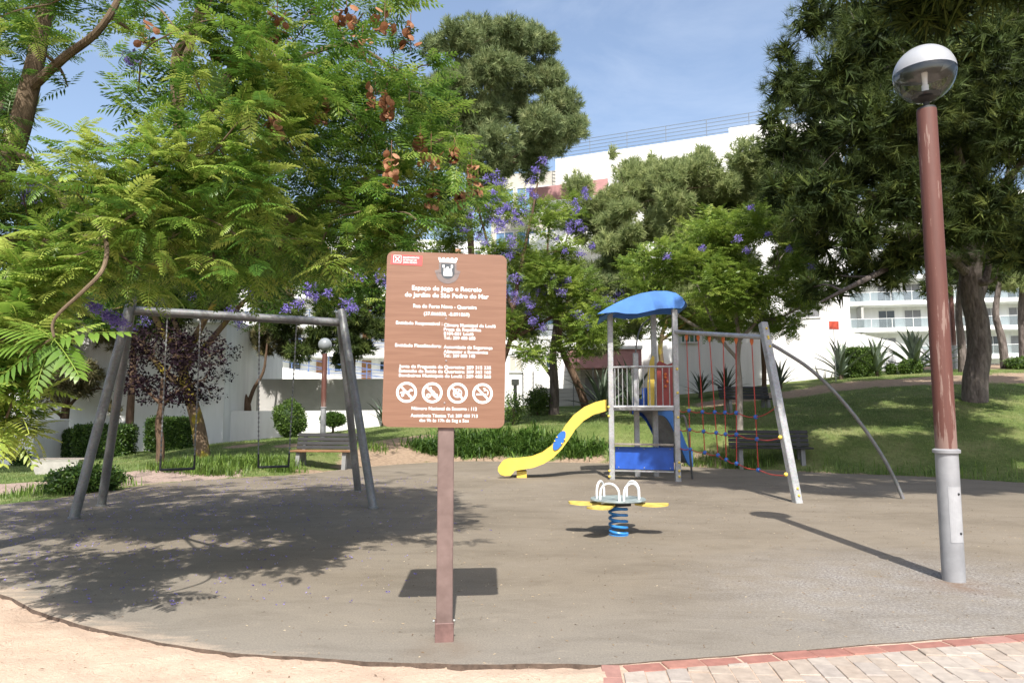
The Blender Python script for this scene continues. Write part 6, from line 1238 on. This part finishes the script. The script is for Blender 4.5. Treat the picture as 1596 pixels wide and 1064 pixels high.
hedge(185, 233, 675, 699, 'low rounded dark hedge between two clipped hedge blocks', 'ball', seed=13)
hedge(229, 284, 655, 703, 'square dark hedge block behind the slim purple plum trunk', seed=14, n=3000)
hedge(340, 372, 655, 685, 'small dark hedge against the low white wall by the forked pine', 'ball', seed=15)
hedge(322, 350, 666, 686, 'lowest dark hedge mound left of the forked pine', 'ball', seed=16)
hedge(420, 468, 627, 683, 'sunlit round topiary bush in front of the low white wall', 'egg', 'shrub', 1.1, 17, 2700)
hedge(497, 533, 645, 676, 'mushroom-shaped clipped bush beside the far globe lamp', 'mushroom', seed=18)
hedge(1327, 1372, 538, 582, 'bright square clipped hedge between agaves on the slope', 'box', 'shrub', 0.9, 19, 2700)
hedge(1408, 1444, 560, 583, 'little round green bush at the foot of the big agave', 'ball', 'shrub', 0.6, 20, 1200)
hedge(1386, 1398, 566, 582, 'tiny green bush between two agaves', 'ball', 'shrub', 0.3, 21, 500)
hedge(1580, 1640, 556, 576, 'green bush at the foot of the scaly pine trunk', 'ball', 'shrub', 0.9, 22, 1500)
hedge(818, 860, 606, 648, 'loose leafy shrub beside the grey service post', 'loose', 'shrub', 0.9, 23, 1500, 'shrub', 'shrub', 'loose shrubs')
hedge(786, 815, 612, 664, 'straggly green shrub against the notice board edge', 'loose', 'shrub', 0.7, 24, 420, 'shrub', 'shrub', 'loose shrubs')
hedge(10, 34, 704, 727, 'small dark shrub in front of the utility hut', 'loose', 'hedge', 0.5, 25, 700, 'shrub', 'shrub', 'loose shrubs')
hedge(60, 160, 734, 772, 'low dark grassy shrub at the playground edge by the swing legs', 'loose', 'hedge', 0.9, 26, 1900, 'shrub', 'shrub', 'loose shrubs')
# ------------------------------------------------------------------ agaves and yuccas: each long leaf a part
def blade_mesh(name, mat, wid=0.075, curve=0.12):
    V = []; Fc = []; n = 5
    for i in range(n + 1):
        t = i / n; w_ = wid * (0.75 + 0.9 * t - 1.65 * t * t) if t < 1 else 0.0; z = curve * math.sin(t * math.pi * 0.6) - curve * 0.9 * t * t
        V += [(t, -w_, z + w_ * .5), (t, 0, z), (t, w_, z + w_ * .5)]
    for i in range(n):
        for j in range(2): a = i * 3 + j; Fc.append((a, a + 1, a + 4, a + 3))
    me = bpy.data.meshes.new(name); me.from_pydata(V, [], Fc); me.materials.append(mat); return me
M['agave'] = plain('agave_leaf', (0.16, 0.21, 0.15), 0.55, var=0.3, scale=2.5, stretch=(0.3, 2, 2)); M['agave_dark'] = plain('yucca_leaf', (0.055, 0.080, 0.050), 0.55, var=0.3, scale=3)
AG = [blade_mesh('leaf', M['agave'], 0.07), blade_mesh('leaf', M['agave_dark'], 0.05)]
def agave(px, py, w_px, h_px, kind, label, n=24, seed=0):
    b = H(px, py, 9, 31.6 if px > 1000 else 60); k = b.y / F; rr = random.Random(seed); t = thing('agave', b, label, 'agave', 'spiky agaves along the walls'); L = max(w_px / 2, h_px) * k
    MB().lathe([(0.09, -0.1), (0.10, 0.1), (0.05, 0.2 + 0.1 * L)], b, 10).build('stem', M['twig'], t)
    for i in range(n):
        f = (i + .5) / n; el = R(12 + 72 * f ** 0.9 + rr.uniform(-8, 8)); az = i * 2.399 + rr.uniform(-.25, .25); o = bpy.data.objects.new('leaf', AG[kind]); COL.objects.link(o); o.parent = t
        o.rotation_euler = (0, -el, az); s = L * rr.uniform(0.82, 1.08) * (1 if f < .8 else .9); o.scale = (s, s, s); o.location = (0, 0, 0.10 + 0.12 * f * L)
agave(1311, 583, 62, 60, 0, 'grey-green agave at the foot of the orange sign stake', 22, 1)
agave(1366, 581, 40, 56, 0, 'grey-green agave partly behind the bright square hedge', 20, 2)
agave(1426, 579, 84, 66, 0, 'largest grey-green agave with wide spread leaves on the slope', 30, 3)
agave(1092, 617, 40, 40, 1, 'dark spiky yucca seen through the climbing net beside the tower', 24, 4)
agave(1132, 612, 40, 44, 1, 'dark spiky yucca seen between the red ropes', 24, 5)
agave(1216, 606, 30, 44, 1, 'dark yucca just right of the leaning steel leg', 16, 6)
agave(562, 655, 56, 64, 1, 'tall dark yucca behind the swing legs', 24, 7)
agave(598, 664, 36, 46, 1, 'dark yucca half hidden by the notice board', 18, 8)
agave(279, 692, 44, 38, 1, 'dark agave beside the square hedge block', 20, 9)
agave(940, 650, 44, 80, 1, 'dark tall yucca behind the top of the yellow slide', 18, 10)
agave(985, 645, 50, 82, 1, 'dark tall yucca behind the tower railing', 22, 11)
agave(1460, 575, 60, 50, 0, 'grey agave at the foot of the thick pine', 20, 12)
agave(500, 668, 44, 40, 1, 'dark yucca behind the slim globe lamp base', 16, 13)
# ------------------------------------------------------------------ grass, border plants, fallen blossom (nobody could count them)
def blades(name, P0, hgt, wid, mat, r, lean=0.5, bend=True, label=None):
    n = len(P0); az = r.uniform(0, 6.28, n); d = np.c_[np.cos(az), np.sin(az), np.zeros(n)]; s = np.c_[-np.sin(az), np.cos(az), np.zeros(n)]; ln = r.uniform(0.1, 1, n) * lean
    h = hgt if np.ndim(hgt) else np.full(n, hgt); h = h[:, None]; wd = (wid if np.ndim(wid) else np.full(n, wid))[:, None]; up = np.array([0, 0, 1.0]); tt = np.repeat(r.beta(2, 2, n), 5 if bend else 3)
    if bend:
        m = P0 + up * h * .62 + d * h * ln[:, None] * .30; e = P0 + up * h * (1 - .45 * ln[:, None]) + d * h * ln[:, None]
        V = np.stack([P0 - s * wd, P0 + s * wd, m + s * wd * .9, m - s * wd * .9, e], 1).reshape(-1, 3); o = np.arange(n)[:, None, None] * 5; T_ = (np.array([[0, 1, 2], [0, 2, 3], [3, 2, 4]])[None] + o).reshape(-1, 3)
    else:
        V = np.stack([P0 - s * wd, P0 + s * wd, P0 + up * h + d * h * ln[:, None]], 1).reshape(-1, 3); T_ = np.arange(n * 3).reshape(-1, 3)
    ob = np_obj(name, V, T_, mat, None, {'tint': tt}); tag(ob, label, name.replace('_', ' '), None, 'stuff'); return ob
M['grass'] = leafmat('grass_blade', [(0.072, 0.140, 0.030), (0.125, 0.20, 0.050), (0.19, 0.255, 0.078), (0.28, 0.30, 0.13)], 0.3)
M['tallgrass'] = leafmat('tall_grass_blade', [(0.05, 0.095, 0.018), (0.09, 0.155, 0.028), (0.14, 0.22, 0.04), (0.22, 0.28, 0.07)], 0.35)
M['strap'] = leafmat('strap_leaf', [(0.025, 0.060, 0.012), (0.050, 0.11, 0.018), (0.09, 0.17, 0.028), (0.16, 0.25, 0.05)], 0.3)
r = np.random.default_rng(33); n = 300000; X = r.uniform(-17, 22, n); Y = r.uniform(10.5, 31, n); keep = np.abs(X) < 0.78 * Y + 1.2; X, Y = X[keep], Y[keep]
dm, pm = ground_masks(X, Y); md = mat_dist(X, Y); nz = vnoise(X, Y, 2.6, 9); keep = (md > 0.12) & (np.maximum(dm, pm) + 0.3 * nz + r.uniform(-.2, .2, len(X)) < 0.42) & (r.uniform(size=len(X)) < np.clip(1.5 - Y / 32, 0.2, 1)); X, Y = X[keep], Y[keep]
Z = hterr(X, Y) + 0.02 * np.sin(X * 1.7 + Y) * np.sin(Y * 1.3 - X * 0.6)
blades('lawn_grass', np.c_[X, Y, Z - 0.01], r.uniform(0.03, 0.075, len(X)), r.uniform(0.004, 0.008, len(X)), M['grass'], r, 0.8, False, 'short patchy lawn grass on the slope around the playground')
def patch(lst, n, r):
    q = []
    for a, b, rad, k in lst:
        c = H(a, b); m = int(n * k); x = c.x + r.normal(size=m) * rad; y = c.y + r.normal(size=m) * rad * .55; q.append(np.c_[x, y])
    q = np.concatenate(q); q = q[mat_dist(q[:, 0], q[:, 1]) > 0.05]; return np.c_[q, hterr(q[:, 0], q[:, 1]) - 0.02]
q = patch([(300, 728, .35, 1), (270, 732, .3, .7), (345, 728, .4, 1), (385, 726, .4, 1), (420, 724, .35, .8), (330, 738, .3, .6), (440, 735, .2, .3), (100, 768, .5, .6), (140, 758, .4, .5), (1290, 740, .6, .12), (1400, 745, .8, .12), (1500, 750, .8, .12), (1150, 728, .5, .5), (1100, 722, .4, .4), (1010, 716, .4, .3), (580, 700, .3, .2)], 1100, r)
blades('tall_grass', q, r.uniform(0.10, 0.36, len(q)), r.uniform(0.005, 0.011, len(q)), M['tallgrass'], r, 0.8, True, 'tufts of tall fresh grass along the playground edge')
q = patch([(672, 706, .22, .6), (700, 706, .3, 1), (735, 706, .32, 1.1), (770, 706, .3, 1), (690, 698, .35, .9), (730, 695, .4, 1), (780, 695, .4, 1), (820, 700, .35, 1), (850, 704, .3, .9), (900, 708, .3, .8), (925, 706, .25, .5), (830, 690, .4, .7), (760, 685, .4, .6), (880, 700, .3, .5), (660, 700, .3, .4), (705, 690, .4, .5), (810, 685, .4, .5)], 700, r)
blades('border_plants', q, r.uniform(0.15, 0.62, len(q)) * (0.75 + 0.5 * vnoise(q[:, 0], q[:, 1], 5, 4)), r.uniform(0.009, 0.022, len(q)), M['strap'], r, 1.5, True, 'bed of strap-leaved green border plants beside the yellow slide')
# fallen purple petals and dry bits
n = 2400; a = r.uniform(-8, -0.2, n); b = r.uniform(5.6, 16, n); k = (mat_dist(a, b) < -0.1) & (r.uniform(size=n) < np.clip((1.0 - (a + 3.8) / 3.4), 0.05, 1)); a, b = a[k], b[k]; c = Cloud(); q = np.c_[a, b, np.full(len(a), 0.006)]
c.place(LQ, q, np.c_[r.normal(size=(len(a), 2)), np.zeros(len(a))], np.tile([0, 0, 1.0], (len(a), 1)) + r.normal(size=(len(a), 3)) * .1, r.uniform(0.011, 0.024, len(a)), r.beta(2, 2, len(a)), r)
o = c.build('fallen_petals', M['flower'], None); tag(o, 'fallen purple blossom scattered over the rubber ground under the jacaranda', 'petals', None, 'stuff')
M['litter'] = leafmat('dry_litter', [(0.08, 0.05, 0.03), (0.18, 0.12, 0.07), (0.32, 0.24, 0.15), (0.50, 0.42, 0.30)], 0.05)
n = 5200; a = r.uniform(-7, 7, n); b = r.uniform(3.4, 15, n); k = (np.abs(a) < .75 * b) & ((mat_dist(a, b) < -.05) | ((a < 0.4) & (b < 6))); a, b = a[k], b[k]; z = np.where(mat_dist(a, b) < 0, 0.003, -0.005); V = []; T_ = []; K_ = []
for i, (x_, y_, z_) in enumerate(zip(a, b, z)):
    an = r.uniform(0, 6.28); L = r.uniform(0.008, 0.035); w_ = r.uniform(0.0015, 0.004); d = np.array([math.cos(an), math.sin(an), 0]); s = np.array([-d[1], d[0], 0]); p = np.array([x_, y_, z_]); m = len(V); V += [p - s * w_, p + s * w_ , p + d * L * .5 + s * w_ + [0, 0, .004], p + d * L]; T_ += [(m, m + 1, m + 2), (m, m + 2, m + 3)]; K_ += [r.uniform()] * 4
o = np_obj('dry_litter', np.array(V), np.array(T_), M['litter'], None, {'tint': K_}); tag(o, 'dry twigs and leaf bits scattered over the rubber ground and sand', 'litter', None, 'stuff')
